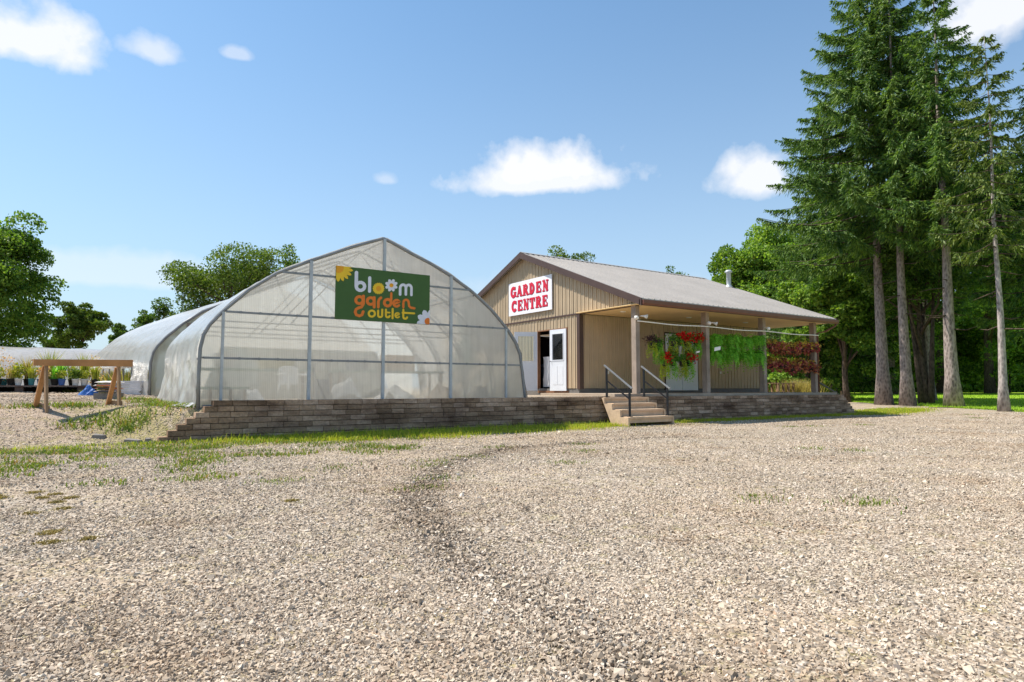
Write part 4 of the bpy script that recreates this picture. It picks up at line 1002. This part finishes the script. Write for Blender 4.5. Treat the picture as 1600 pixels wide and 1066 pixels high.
deciduous('poplar_tree', 'tree top just showing above the shop ridge near the gable', gp(890, 62), 15.2, 3.2, 6, M['leaf_olive'], M['bark_dark'], 18, 9000, .2, 34)
deciduous('poplar_tree', 'low tree top showing above the far end of the shop ridge', gp(1082, 66), 13.8, 3.2, 5, M['leaf_dark'], M['bark_dark'], 19, 9000, .2, 34)

# ------------------------------------------------------------------ the stand of trees on the right
WS = 1.22
woods = [(1322, 37.5, 8.6, 2.5, .4, 'smaller bright leafy tree just right of the fourth porch post'), (1262, 40, 7.5, 2.4, .3, 'small leafy tree seen between the last two porch posts'), (1172, 50, 12.0, 3.6, 1.2, 'leafy tree standing nearest the chimney at the end of the roof'), (1238, 47, 13.0, 4.4, .8, 'broad leafy tree behind the fourth porch post'),
         (1310, 49, 14.5, 4.8, .8, 'broad leafy tree filling the gap between the porch and the first trunk'), (1392, 46, 15, 4.6, .8, 'leafy tree directly behind the first two big trunks'),
         (1470, 48, 16, 5.0, .8, 'leafy tree behind the middle trunks of the stand'), (1545, 45, 15, 4.8, .6, 'leafy tree behind the slender pale trunk'),
         (1625, 43, 15, 4.8, .6, 'leafy tree at the far right edge of the photo'), (1700, 46, 15, 4.8, .6, 'leafy tree just beyond the right edge')]
for i, (px_, t_, h_, rd, z_, lb) in enumerate(woods):
    k_ = WS if t_ > 41 else 1
    deciduous('leafy_tree', lb, gp(px_, t_ * k_), h_ * k_, rd * k_, z_, M['leaf_wood'] if i % 2 else M['leaf_maple'], M['bark_dark'], 40 + i, 26000, .22 * k_, 90, group='leafy trees behind the spruces', ragged=.7)
for i, (px_, t_, h_, rd) in enumerate([(1215, 44, 3.6, 2.4), (1290, 53, 4.5, 2.8), (1345, 55, 4.2, 2.8), (1425, 55, 4.6, 3), (1500, 52, 4.4, 3), (1575, 50, 4.6, 3), (1650, 48, 4.6, 3), (1130, 54, 5, 3)]):
    deciduous('hedge_bush', ['dense low bush seen through the end of the porch', 'dark bush right of the fourth porch post', 'dark bush left of the first big trunk', 'dark bush behind the gap between the second trunk and the forked tree',
              'dark bush right of the third big trunk', 'dark bush behind the slender pale trunk', 'dark bush at the right edge', 'dark bush behind the shop wall'][i], gp(px_, t_ * 1.15 if t_ > 45 else t_), h_ * 1.3, rd * 1.15, .1, M['leaf_wood' if i % 2 else 'leaf_dark'], M['bark_dark'], 60 + i, 12000, .23, 40, group='bushes along the back of the lawn', cat='bush', limbs=6, trunk_r=.07)
deciduous('forked_tree', 'dark tree with several stems from one base between the second and third spruce trunks', gp(1446, 33.5), 9.5, 2.6, 3.2, M['leaf_dark'], M['bark_dark'], 71, 11000, .17, 40, trunk_r=.2)
ft = bpy.data.objects['forked_tree']
b = MB()
for a_, l_ in ((.5, 6), (2.2, 7), (4.4, 6.5)):
    b.tube([(math.cos(a_) * .22, math.sin(a_) * .22, 0), (math.cos(a_) * .3, math.sin(a_) * .3, 1.2), (math.cos(a_) * .7, math.sin(a_) * .7, l_)], [.2, .15, .05], 8)
b.build('stem', M['bark_dark'], ft, True)
G_ = 'tall spruces on the right'
spruce('spruce_tree', 'full green spruce with branches to low down, left of the first bare trunk', gp(1300, 42), 20, 1.2, 6.2, 5, M['needle'], M['bark_spruce'], .26, 170, G_, 2, 1.4, 1.0)
spruce('spruce_tree', 'tall spruce with the leftmost thick bare trunk', gp(1378, 33), 24.0, 7.6, 7.4, 2, M['needle'], M['bark_spruce'], .36, 170, G_, 10, 1.35, .85)
spruce('spruce_tree', 'tall spruce with the second thick bare trunk from the left', gp(1415, 31.5), 22.5, 9.2, 3.6, 3, M['needle'], M['bark_spruce'], .31, 115, G_, 12, 1.3, .9)
spruce('spruce_tree', 'tall spruce with the thick bare trunk right of the forked dark tree', gp(1487, 29), 19.8, 7.6, 3.6, 4, M['needle'], M['bark_spruce'], .34, 115, G_, 12, 1.3, .85)
spruce('spruce_tree', 'slender spruce with pale thin trunk and yellow green thin crown', gp(1566, 25), 15.2, 6.2, 2.3, 6, M['needle_light'], M['bark_pale'], .18, 64, G_, 16, .75, .8)
spruce('spruce_tree', 'dark spruce whose branches reach in from the right edge', gp(1668, 28), 17, 3.6, 4.4, 8, M['needle'], M['bark_spruce'], .3, 120, G_, 8, 1.0, .9)
spruce('spruce_tree', 'dense spruce behind, filling between the second and third bare trunks', gp(1450, 38), 21, 5.0, 4.6, 9, M['needle'], M['bark_spruce'], .3, 120, G_, 4, 1.2, .95)
r2 = np.random.default_rng(77); n = 95000
px_ = r2.uniform(1080, 1760, n); tt = r2.uniform(70, 78, n); u = (px_ - 800) / 1010
x = tt * (FW[0] + u * RT[0]); y = tt * (FW[1] + u * RT[1]); top = 11.5 + 1.6 * np.sin(px_ * .045) + 1.1 * np.sin(px_ * .13 + 1) + .5 * np.sin(px_ * .31)
z = H(x, y) + top * r2.random(n) ** .9
v, f = leaf_cards(np.stack([x, y, z], -1), .66, .3, .75); struct(np_mesh('far_woods', v, f, M['leaf_wood']), 'stuff')
# stakes on the lawn
for i, (px_, t_) in enumerate(((1313, 38), (1323, 41))):
    x_, y_ = gp(px_, t_); o = MB().box(x_ - .04, x_ + .04, y_ - .04, y_ + .04, Hs(x_, y_), Hs(x_, y_) + (.62, .5)[i]).tube([(x_, y_, Hs(x_, y_) + (.62, .5)[i]), (x_, y_, Hs(x_, y_) + (.66, .54)[i])], [.05, .01], 4).build('lawn_stake', M['lumber_leg'])
    tag(o, ['short pale wooden stake on the lawn, left of the two', 'shorter grey stake on the lawn, right of the two'][i], 'stake', 'stakes on the lawn')

# ------------------------------------------------------------------ porch: line and hanging baskets
pts = []
for i in range(41):
    x_ = 13.2 + 9.1 * i / 40; pts.append((x_, 13.27, 2.87 - .03 * math.sin(i / 40 * math.pi * 3) ** 2))
o = MB().tube(pts, .018, 6).build('hanging_rail', M['white_metal'], None, True); tag(o, 'thin white rail strung across the porch posts, holding the baskets', 'rail')
def frond_mesh(n, L, w, droop, up, spread_z=.0, seg=5, leaflets=True, seed=0):
    """arching fronds from one point; each a strip of small leaflets"""
    rg = np.random.default_rng(seed); V_ = []
    for i in range(n):
        a = rg.uniform(0, 2 * math.pi); l_ = L * rg.uniform(.6, 1.1); e = up * rg.uniform(.2, 1.3); d_ = droop * rg.uniform(.6, 1.3)
        s = np.linspace(.08, 1, 13 if leaflets else 5)
        x_ = l_ * s * math.cos(a) * (1 - .25 * s); y_ = l_ * s * math.sin(a) * (1 - .25 * s); z_ = l_ * (e * s - d_ * s ** 2)
        c = np.stack([x_, y_, z_], -1); sd = np.array((-math.sin(a), math.cos(a), 0)); fwd = np.gradient(c, axis=0); fwd /= np.linalg.norm(fwd, axis=1)[:, None]
        ww = w * np.sin(np.clip(s * .95 + .05, 0, 1) * math.pi) ** .5
        for sg_ in (-1, 1):
            tip = c + sd * (sg_ * ww)[:, None] + fwd * (ww * .5)[:, None] + np.array((0, 0, -.25)) * ww[:, None]
            st_ = fwd * (l_ / 13 * .48)
            V_.append(np.stack([c - st_, tip - st_ * .3, tip + st_ * .3, c + st_], 1).reshape(-1, 3))
    V_ = np.concatenate(V_); return V_, np.arange(len(V_)).reshape(-1, 4)
def hanger_mesh(top):
    b = MB()
    for k in range(3):
        a = 2 * math.pi * k / 3; b.tube([(math.cos(a) * .14, math.sin(a) * .14, 0), (0, 0, top)], .004, 4)
    b.tube([(0, 0, top), (0, 0, top + .06)], .006, 4); return b
ORD = ['first', 'second', 'third', 'fourth', 'fifth', 'sixth', 'seventh', 'eighth', 'ninth', 'tenth', 'eleventh', 'twelfth', 'thirteenth', 'fourteenth']
# ferns
fern0 = None; NF = 4
for row in range(2):
    for i in range(NF):
        x_ = 16.78 + i * .72 + random.uniform(-.05, .05); z_ = (2.52, 2.06)[row] + random.uniform(-.03, .03)
        lb = 'bright green fern basket, %s from the left in the %s row' % (ORD[i], ('upper', 'lower')[row])
        if i < 2 or fern0 is None or True:
            t_ = thing('fern_basket', lb, 'hanging basket', (x_, 13.42, z_), random.uniform(0, 6), 'green ferns hanging between porch posts')
            if fern0 is None or i % 4 == 0:
                MB().lathe((0, 0, -.16), [(.02, 0), (.10, .01), (.14, .08), (.155, .16)], 12).build('pot', M['coco'], t_, True)
                hanger_mesh(.42).build('hanger', M['wire'], t_)
                v, f = frond_mesh(150, .46, .058, 1.45, 1.15, seed=100 + row * 10 + i); np_mesh('foliage', v, f, M['fern'], t_)
                fern0 = t_
            else:
                for ch in fern0.children:
                    c_ = ch.copy(); C.objects.link(c_); c_.parent = t_
# coleus baskets: purple red below, golden above
cb = None
for row in range(2):
    for i in range(5):
        x_ = 19.62 + i * .60 + random.uniform(-.07, .07); z_ = (2.36, 1.72)[row] + random.uniform(-.06, .06)
        lb = 'dark red and gold leaved basket, %s from the left in the %s row' % (ORD[i], ('upper', 'lower')[row])
        t_ = thing('coleus_basket', lb, 'hanging basket', (x_, 13.42, z_), random.uniform(0, 6), 'red leaved baskets at the far end of the porch')
        if cb is None or i in (0, 3):
            MB().lathe((0, 0, -.14), [(.02, 0), (.09, .01), (.12, .07), (.13, .14)], 10).build('pot', M['pot_black'], t_, True)
            hanger_mesh(.46).build('hanger', M['wire'], t_)
            n = 210; d = rng.normal(size=(n, 3)); d /= np.linalg.norm(d, axis=1)[:, None]; c = d * np.array((.27, .27, .17)) * rng.uniform(.6, 1.25, n)[:, None] + (0, 0, .0); c[:, 2] += .06 * np.sin(c[:, 0] * 17) 
            v, f = leaf_cards(c, .115, .3, .7); np_mesh('foliage', v, f, M['coleus_red'], t_)
            n = 130; c = np.stack([rng.normal(0, .13, n), rng.normal(-.03, .13, n), .13 + rng.normal(0, .07, n)], -1)
            v, f = leaf_cards(c, .09, .1, .75); np_mesh('golden_tops', v, f, M['coleus_gold'], t_)
            cb = t_
        else:
            for ch in cb.children:
                c_ = ch.copy(); C.objects.link(c_); c_.parent = t_
# mixed baskets with lime trailers and red flowers
def strands(n, L, r, w, seed):
    rg = np.random.default_rng(seed); V_ = []
    for i in range(n):
        a = rg.uniform(0, 6.28); x0, y0 = math.cos(a) * r * rg.uniform(.5, 1.1), math.sin(a) * r * rg.uniform(.5, 1.1); l_ = L * rg.uniform(.45, 1.05)
        k = int(l_ / .022); zz = -np.arange(k) * .022; xx = x0 + .03 * np.sin(zz * 9 + a); yy = y0 + .03 * np.cos(zz * 8 + a)
        c = np.stack([xx, yy, zz], -1) + rg.normal(0, .018, (k, 3)); V_.append(c)
    c = np.concatenate(V_); global rng; kr = rng; rng = rg; out = leaf_cards(c, w, 1.2, .5); rng = kr; return out
mixed = [(13.93, 2.30, 'purple', .50, 'dark purple leaved basket with lime trailers, nearest the first porch post'),
         (14.18, 2.24, 'green', .62, 'long trailing green basket left of the porch doors'), (14.80, 2.36, 'green', .55, 'trailing green basket hung high over the porch doors'),
         (15.12, 2.42, 'red', .25, 'small red flowered basket high before the doors'), (15.42, 2.40, 'red', .60, 'red flowered basket above the right door leaf'), (15.88, 2.42, 'red', .62, 'bright red flowered basket nearest the second porch post'),
         (14.45, 1.78, 'red', .60, 'lower red flowered basket at the left door edge'), (14.78, 1.80, 'green', .62, 'lower trailing green basket before the left door leaf'),
         (15.22, 1.78, 'green', .58, 'lower trailing lime basket before the right door leaf'), (15.50, 1.80, 'red', .68, 'lower red flowered basket at the right door edge')]
for i, (x_, z_, kind, L, lb) in enumerate(mixed):
    t_ = thing('flower_basket', lb, 'hanging basket', (x_, 13.42, z_), 0, 'mixed flower baskets hanging before the porch doors')
    MB().lathe((0, 0, -.18), [(.02, 0), (.075, .01), (.105, .10), (.115, .18)], 10).build('pot', M['pot_black'], t_, True)
    hanger_mesh(max(.1, min(.42, 2.80 - z_))).build('hanger', M['wire'], t_)
    n = 170; c = np.stack([rng.normal(0, .09, n), rng.normal(0, .09, n), rng.normal(.08, .07, n)], -1); v, f = leaf_cards(c, .075, .3, .7)
    np_mesh('foliage', v, f, M['purple_leaf'] if kind == 'purple' else M['mid_leaf'], t_)
    v, f = strands(46, L, .13, .045, 300 + i); np_mesh('trailing_stems', v, f, M['lime'] if i % 2 == 0 or kind == 'purple' else M['fern'], t_)
    if kind == 'red':
        n = 230; c = np.stack([rng.normal(0, .085, n), rng.normal(-.07, .06, n), rng.normal(.09, .065, n)], -1); v, f = leaf_cards(c, .075, .1, .9); np_mesh('flowers', v, f, M['red_petal'], t_)
for i, (x_, z_, s_, lb) in enumerate([(16.45, 2.18, .13, 'white price card hanging by the second porch post'), (15.55, 2.05, .06, 'small white tag among the red flowers')]):
    t_ = MB().hexa([(x_ - s_, 13.12, z_ - s_ * .6), (x_ + s_, 13.10, z_ - s_ * .25), (x_ + s_, 13.104, z_ - s_ * .25), (x_ - s_, 13.124, z_ - s_ * .6), (x_ - s_, 13.10, z_ + s_ * .25), (x_ + s_, 13.08, z_ + s_ * .6), (x_ + s_, 13.084, z_ + s_ * .6), (x_ - s_, 13.104, z_ + s_ * .25)]).build('price_card', M['card']); tag(t_, lb, 'price card')
# far end of the porch: ramp rail, slatted table, tan grass
t_ = thing('ramp_rail', 'dark sloping rail going down from the last porch post', 'handrail')
MB().bar((22.3, 13.5, 1.28), (24.3, 13.7, .70), .05).build('rail', M['black'], t_); MB().box(24.2, 24.25, 13.66, 13.72, Hs(24.2, 13.7) - .05, .74).build('post', M['black'], t_)
t_ = thing('pallet_table', 'low slatted grey wooden table beyond the end of the shop', 'table', (*gp(1214, 28.5), Hs(26, 17)))
b = MB()
for i in range(7): b.box(-.62, .62, -.5 + i * .15, -.5 + i * .15 + .10, 1.14, 1.17)
b.build('top', M['lumber_leg'], t_)
for sx_ in (-.55, -.18, .18, .55):
    for sy_ in (-.4, .4): MB().box(sx_ - .04, sx_ + .04, sy_ - .04, sy_ + .04, 0, 1.138).build('leg', M['lumber_leg'], t_)
def clump(name, label, loc, n, h, r, w, mat, cat='plant', group=None):
    t_ = thing(name, label, cat, loc, 0, group)
    x = rng.normal(0, r, n); y = rng.normal(0, r, n); v, f = blades(x, y, np.zeros(n), rng.uniform(.6, 1.1, n) * h, np.full(n, w), .55); np_mesh('foliage', v, f, mat, t_); return t_
clump('ornamental_grass', 'tan dry ornamental grass clump seen through the end of the porch', (*gp(1246, 29), Hs(27, 16)), 1900, 1.3, .34, .022, M['tan_grass'])
bx_, by_ = gp(1247, 33)
t_ = thing('rain_barrel', 'dark blue barrel in the shade beyond the end of the shop', 'barrel', (bx_, by_, Hs(bx_, by_) + 0))
MB().lathe((0, 0, 0), [(.28, 0), (.34, .3), (.36, .6), (.34, .95), (.3, 1.2), (0, 1.22)], 16).build('body', M['tote'], t_, True); MB().lathe((0, 0, 1.18), [(.32, 0), (.32, .05), (0, .06)], 16).build('lid', M['tote'], t_)

# ------------------------------------------------------------------ left yard
def sawhorse():
    a = np.array((*gp(52, 12.1),)); c = np.array((*gp(207, 13.5),)); rz = math.atan2(c[1] - a[1], c[0] - a[0]); L = np.linalg.norm(c - a)
    t_ = thing('sawhorse', 'long orange timber beam on short wooden trestle legs on the gravel mound', 'sawhorse', (a[0], a[1], 0), rz)
    MB().hexa([(0, -.02, 1.375), (L, -.02, 1.40), (L, .02, 1.40), (0, .02, 1.375), (0, -.02, 1.49), (L, -.02, 1.54), (L, .02, 1.54), (0, .02, 1.49)]).build('beam', M['lumber'], t_)
    MB().hexa([(0, .022, 1.49 - .03), (L, .022, 1.54 - .03), (L, .12, 1.54 - .03), (0, .12, 1.49 - .03), (0, .022, 1.495), (L, .022, 1.545), (L, .12, 1.545), (0, .12, 1.495)]).build('top_board', M['lumber_leg'], t_)
    for q, s_ in ((.22, -1), (L - .25, 1)):
        c_, s2 = math.cos(rz), math.sin(rz)
        def gz(lx, ly): return Hs(a[0] + lx * c_ - ly * s2, a[1] + lx * s2 + ly * c_) - .01
        MB().bar((q, .045, 1.40), (q + .01, -.05, gz(q, -.05)), .085, .045).build('leg', M['lumber_leg'], t_)
        MB().bar((q, .10, 1.38), (q - .02, .42, gz(q, .42)), .085, .04).build('leg', M['lumber'], t_)
        MB().bar((q + .05, -.04, gz(q, 0) + .06), (q + .05, .42, gz(q, .42) + .06), .04, .08).build('foot_board', M['lumber_leg'], t_)
sawhorse()
def lump(name, label, cat, loc, sx, sy, sz, mat, seed, n=14):
    r_ = random.Random(seed); b = MB(); vs = []
    for i in range(n + 1):
        for j in range(n + 1):
            u, v_ = i / n * 2 - 1, j / n * 2 - 1; r = min(1, math.hypot(u, v_)); hgt = max(0, 1 - r ** 1.6) * (1 + .25 * math.sin(u * 7 + seed) * math.cos(v_ * 6)) + r_.uniform(-.03, .03)
            vs.append((u * sx * (1 - .12 * r), v_ * sy * (1 - .12 * r), max(0, hgt) * sz - .01))
    b.add(vs, [(i * (n + 1) + j, (i + 1) * (n + 1) + j, (i + 1) * (n + 1) + j + 1, i * (n + 1) + j + 1) for i in range(n) for j in range(n)])
    o = b.build(name, mat); o.location = loc; tag(o, label, cat); return o
x_, y_ = gp(141, 17.6); lump('tarp_heap', 'crumpled bright blue tarp heaped on the ground left of the sacks', 'tarp', (x_, y_, Hs(x_, y_)), 30 * .01, .22, .26, M['tarp'], 2)
bx_, by_ = gp(172, 15.6); bz = Hs(bx_, by_); rzb = R(-33.8)
t_ = MB().box(-.29, .29, -.12, .12, -.03, .15).build('concrete_block', M['block_grey']); t_.location = (bx_, by_, bz); t_.rotation_euler = (0, 0, rzb); tag(t_, 'long grey concrete block lying on the ground under the sacks', 'block')
def sack(z, label, mat, band, dx=0):
    n = 10; b = MB(); vs = []
    t2 = thing('sack', label, 'sack', (bx_ + dx, by_ + .03, z), rzb + random.uniform(-.06, .06), 'sacks stacked on the block')
    for s_ in (1, -1):
        for i in range(n + 1):
            for j in range(n + 1):
                u, v_ = i / n * 2 - 1, j / n * 2 - 1; k = (1 - abs(u) ** 4) * (1 - abs(v_) ** 4); vs.append((u * .27, v_ * .18, .036 + s_ * .034 * k + .003 * math.sin(u * 9 + v_ * 5)))
    m_ = (n + 1) ** 2
    fs = [(i * (n + 1) + j, (i + 1) * (n + 1) + j, (i + 1) * (n + 1) + j + 1, i * (n + 1) + j + 1) for i in range(n) for j in range(n)]
    b.add(vs, fs + [tuple(m_ + q for q in f_[::-1]) for f_ in fs]); b.build('bag', mat, t2, True)
    if band: MB().box(-.17, .17, -.186, -.155, .016, .052).build('printed_band', band, t2)
sack(bz + .152, 'white sack with a dark band at the bottom of the stack on the block', M['bag_white'], M['bag_dark'])
sack(bz + .225, 'orange sack second from the bottom of the stack on the block', M['bag_orange'], M['bag_dark'], .01)
sack(bz + .298, 'pale sack with an orange band, second from the top of the stack', M['bag_white'], M['bag_orange'], -.01)
sack(bz + .371, 'grey white plain sack on top of the stack', M['bag_white'], None, .015)
x_, y_ = gp(202, 19.0); t_ = thing('strip_bundle', 'pile of long white strips stacked beside the open greenhouse side', 'pile', (x_, y_, Hs(x_, y_)), R(-30))
b = MB(); r_ = random.Random(8)
for k in range(8):
    for q in range(3): b.box(-.42 + r_.uniform(-.04, .04), .42 + r_.uniform(-.04, .04), -.2 + q * .14, -.2 + q * .14 + .12, k * .05, k * .05 + .043)
b.build('strips', M['stack_white'], t_)
for i, (px_, t__, l_, a_) in enumerate([(78, 12.3, .14, .3), (160, 11.5, .22, .1), (213, 11.35, .30, -.1), (236, 11.5, .12, .4)]):
    x_, y_ = gp(px_, t__); o = MB().hexa([(-l_ / 2, -.06, -.02), (l_ / 2, -.07, -.02), (l_ / 2, .07, -.02), (-l_ / 2, .06, -.02), (-l_ / 2 + .02, -.05, .05), (l_ / 2 - .03, -.05, .06), (l_ / 2 - .02, .05, .05), (-l_ / 2 + .02, .05, .06)]).build('loose_block', M['block_grey'])
    o.location = (x_, y_, Hs(x_, y_)); o.rotation_euler = (R(6), R(5), a_ - .6)
    tag(o, ['small flat stone on the mound below the left trestle leg', 'dark rough stone at the toe of the mound', 'long dark block piece lying left of the wall end', 'small block piece touching the wall end'][i], 'stone', 'loose stones by the wall end')

# plant bench: low boards with rows of pots
BY = 24.2
bt = thing('plant_bench', 'long low dark plank bench carrying rows of potted plants', 'bench')
MB().box(-14, .55, BY - .45, BY + .75, 1.0, 1.04).build('top', M['bench_wood'], bt)
for i in range(10):
    x_ = -13.6 + i * 1.52; MB().box(x_ - .1, x_ + .1, BY - .38, BY - .2, .72, .998).box(x_ - .1, x_ + .1, BY + .5, BY + .68, .72, .998).build('leg', M['bench_wood'], bt)
pots = ['pot_black', 'pot_white', 'pot_black', 'pot_blue', 'pot_white', 'pot_black', 'pot_teal', 'pot_black', 'pot_white']
pnm = {'pot_black': 'black', 'pot_white': 'white', 'pot_blue': 'blue', 'pot_teal': 'teal'}
kinds = [('tan_grass', 'tan grass', 'g'), ('yellow_leaf', 'yellow green leaves', 'l'), ('mid_leaf', 'dark green leaves', 'l'), ('peach_leaf', 'peach flowers', 'l'), ('fern', 'bright green leaves', 'g'), ('leaf_olive', 'olive leaves', 'l'), ('yellow_leaf', 'yellow green blades', 'g')]
rp = random.Random(21)
cnt = 0
for row, (yy, n_, hs) in enumerate(((BY - .25, 28, .46), (BY + .35, 26, .85))):
    for i in range(n_):
        x_ = -6.6 + i * (7.0 / (n_ - 1)) + rp.uniform(-.06, .06); pt = pots[(i * 5 + row * 2) % 9]; kd = kinds[rp.randrange(7)]
        if row and i in (3, 4, 5): kd = ('yellow_leaf', 'creamy green leaves', 'l')
        hgt = hs * rp.uniform(.65, 1.15) * (1.5 if row and i in (3, 4, 5) else 1)
        lb = '%s in %s pot, %s from %s in %s row of bench' % (kd[1], pnm[pt], ORD[min(i, n_ - 1 - i)], 'left' if i < n_ / 2 else 'right', ('front', 'back')[row])
        t_ = thing('potted_plant', lb, 'potted plant', (x_, yy + rp.uniform(-.05, .05), 1.042), rp.uniform(0, 6), 'potted plants on the low bench')
        pr_ = .085 + .03 * rp.random()
        MB().lathe((0, 0, 0), [(pr_ * .75, 0), (pr_, .17), (pr_ * 1.08, .175), (pr_ * 1.08, .195), (pr_ * .9, .19), (0, .18)], 10).build('pot', M[pt], t_, True)
        if kd[2] == 'g':
            n = 90; v, f = blades(rng.normal(0, .04, n), rng.normal(0, .04, n), np.full(n, .18), rng.uniform(.6, 1.1, n) * hgt, np.full(n, .022), .6)
        else:
            n = 190; d = rng.normal(size=(n, 3)); d /= np.linalg.norm(d, axis=1)[:, None]; c = d * np.array((.19, .19, hgt * .45)) * rng.uniform(.4, 1.05, n)[:, None] * (1.5 if hgt > .7 else 1) + (0, 0, .2 + hgt * .42); v, f = leaf_cards(c, .06 + .03 * rp.random(), .3, .7)
        np_mesh('foliage', v, f, M[kd[0]], t_)
MB().box(-13.9, .5, BY + .70, BY + .73, .76, .998).build('under_bench_shade', M['dark'], bt)  # added near-black strip, painted stand-in for the shade under the bench
# plants seen through the open side of the rear greenhouse
for i in range(9):
    x_, y_ = 1.75 - .105 * i + rp.uniform(-.1, .2), 24.6 + i * 1.0; kd = kinds[[0, 4, 1, 3, 5, 0, 6, 2, 1][i]]
    clump('greenhouse_plant', 'tall %s, %s clump inside the open side of the rear greenhouse' % (kd[1], ORD[i]), (x_, y_, .78), 260, .75 + .2 * rp.random(), .16, .03, M[kd[0]], group='plants inside the rear greenhouse')

# ------------------------------------------------------------------ inside the front greenhouse
FZ = .64
def gtable(x0, x1, y0, y1, h, label, mat):
    t_ = thing('greenhouse_table', label, 'table', ((x0 + x1) / 2, (y0 + y1) / 2, FZ)); a, c = (x1 - x0) / 2, (y1 - y0) / 2
    MB().box(-a, a, -c, c, h - .05, h).build('top', mat, t_)
    for sx_ in (-1, 1):
        for sy_ in (-1, 1): MB().box(sx_ * (a - .08) - .03, sx_ * (a - .08) + .03, sy_ * (c - .06) - .03, sy_ * (c - .06) + .03, 0, h - .052).build('leg', M['lumber_leg'], t_)
    return t_
gtable(2.3, 5.3, 17.3, 18.1, .82, 'long table with green cover at the back left inside the front greenhouse', M['green_cloth'])
gtable(5.7, 8.9, 16.6, 17.4, .80, 'long table with green cover at the back right inside the front greenhouse', M['green_cloth'])
gtable(2.1, 2.9, 13.9, 15.4, .34, 'low grey green bench just inside the left end of the clear wall', M['green_cloth'])
for i, (x_, y_, z_, sx_, sy_, sz_, mt, lb) in enumerate([(3.05, 14.6, FZ, .42, .35, .32, 'plastic', 'white cloth heap behind the clear wall, left of the plastic chair'), (5.05, 14.3, FZ, .5, .4, .52, 'bag_white', 'crumpled pale sack heap right of the hand truck'), (5.0, 13.9, FZ, .45, .25, .18, 'bag_dark', 'dark flat heap below the pale sacks'),
        (6.6, 15.0, FZ, .7, .4, .34, 'bag_white', 'pale low mound behind the middle of the clear wall'), (6.0, 14.0, FZ, .16, .14, .22, 'bag_dark', 'small dark heap by the middle post'), (7.9, 14.9, FZ, .6, .4, .40, 'lumber_leg', 'tan mound near the right end of the clear wall'), (8.9, 14.6, FZ, .3, .3, .42, 'tote', 'dark heap at the right end behind the clear wall')]):
    lump('sack_heap', lb, 'heap', (x_, y_, z_), sx_, sy_, sz_, M[mt], 30 + i)
for i, (x_, y_, w_, h_, mt, lb) in enumerate([(3.1, 17.6, .5, .35, 'bag_white', 'pale carton on the left table inside the front greenhouse'), (4.4, 17.7, .8, .25, 'tan_grass', 'straw coloured tray on the left table'), (6.4, 17.0, .5, .3, 'tote', 'dark carton on the right table inside the front greenhouse'), (7.6, 17.0, .9, .42, 'peach_leaf', 'pinkish carton on the right table')]):
    o = MB().box(-w_ / 2, w_ / 2, -.2, .2, 0, h_).box(-w_ / 2 - .01, w_ / 2 + .01, -.21, .21, h_ + .001, h_ + .03).build('carton', M[mt]); o.location = (x_, y_, FZ + .822 if x_ < 5.5 else FZ + .802); tag(o, lb, 'box')
# plastic garden chair
t_ = thing('garden_chair', 'white plastic garden chair with arms behind the clear wall', 'chair', (4.45, 16.2, FZ), R(15))
MB().box(-.25, .25, -.24, .24, .40, .43).build('seat', M['plastic'], t_)
b = MB()
for i in range(7):
    a = -.9 + i * .3; b.box(math.sin(a) * .30 - .035, math.sin(a) * .30 + .035, .20 + .06 * math.cos(a), .23 + .06 * math.cos(a), .43, .84 - .06 * a * a)
b.tube([(math.sin(-1.05 + i * .21) * .31, .23 + .06 * math.cos(-1.05 + i * .21), .85 - .06 * (-1.05 + i * .21) ** 2) for i in range(11)], .022, 6).build('backrest', M['plastic'], t_)
for s_ in (-1, 1):
    MB().tube([(s_ * .29, .24, .64), (s_ * .31, 0, .66), (s_ * .29, -.22, .63)], .025, 6).build('armrest', M['plastic'], t_, True)
    for q in (-.22, .22): MB().tube([(s_ * .26, q, .62 if q < 0 else .42), (s_ * .30, q * 1.15, 0)], [.026, .018], 6).build('leg', M['plastic'], t_, True)
# hand truck with a sack
t_ = thing('hand_truck', 'hand truck with tall arched handle standing behind the clear wall', 'hand truck', (4.42, 14.05, FZ), R(0))
MB().tube([(-.17, 0, .1), (-.17, .02, .75)] + [(-.17 + .17 * (1 - math.cos(R(a))), .02, .75 + .17 * math.sin(R(a)) * .9) for a in range(15, 166, 15)] + [(.17, .02, .75), (.17, 0, .1)], .015, 8).build('frame', M['black'], t_, True)
MB().box(-.2, .2, -.25, 0, .02, .035).build('toe_plate', M['black'], t_)
for s_ in (-1, 1): MB().tube([(s_ * .19, .06, .11), (s_ * .24, .06, .11)], .11, 14).build('wheel', M['black'], t_)
o = MB().hexa([(-.16, -.16, .04), (.16, -.16, .04), (.16, -.02, .04), (-.16, -.02, .04), (-.14, -.12, .5), (.14, -.12, .5), (.15, -.01, .5), (-.15, -.01, .5)]).build('sack', M['tote']); o.location = (4.42, 14.05, FZ); tag(o, 'blue grey sack standing on the hand truck', 'sack')
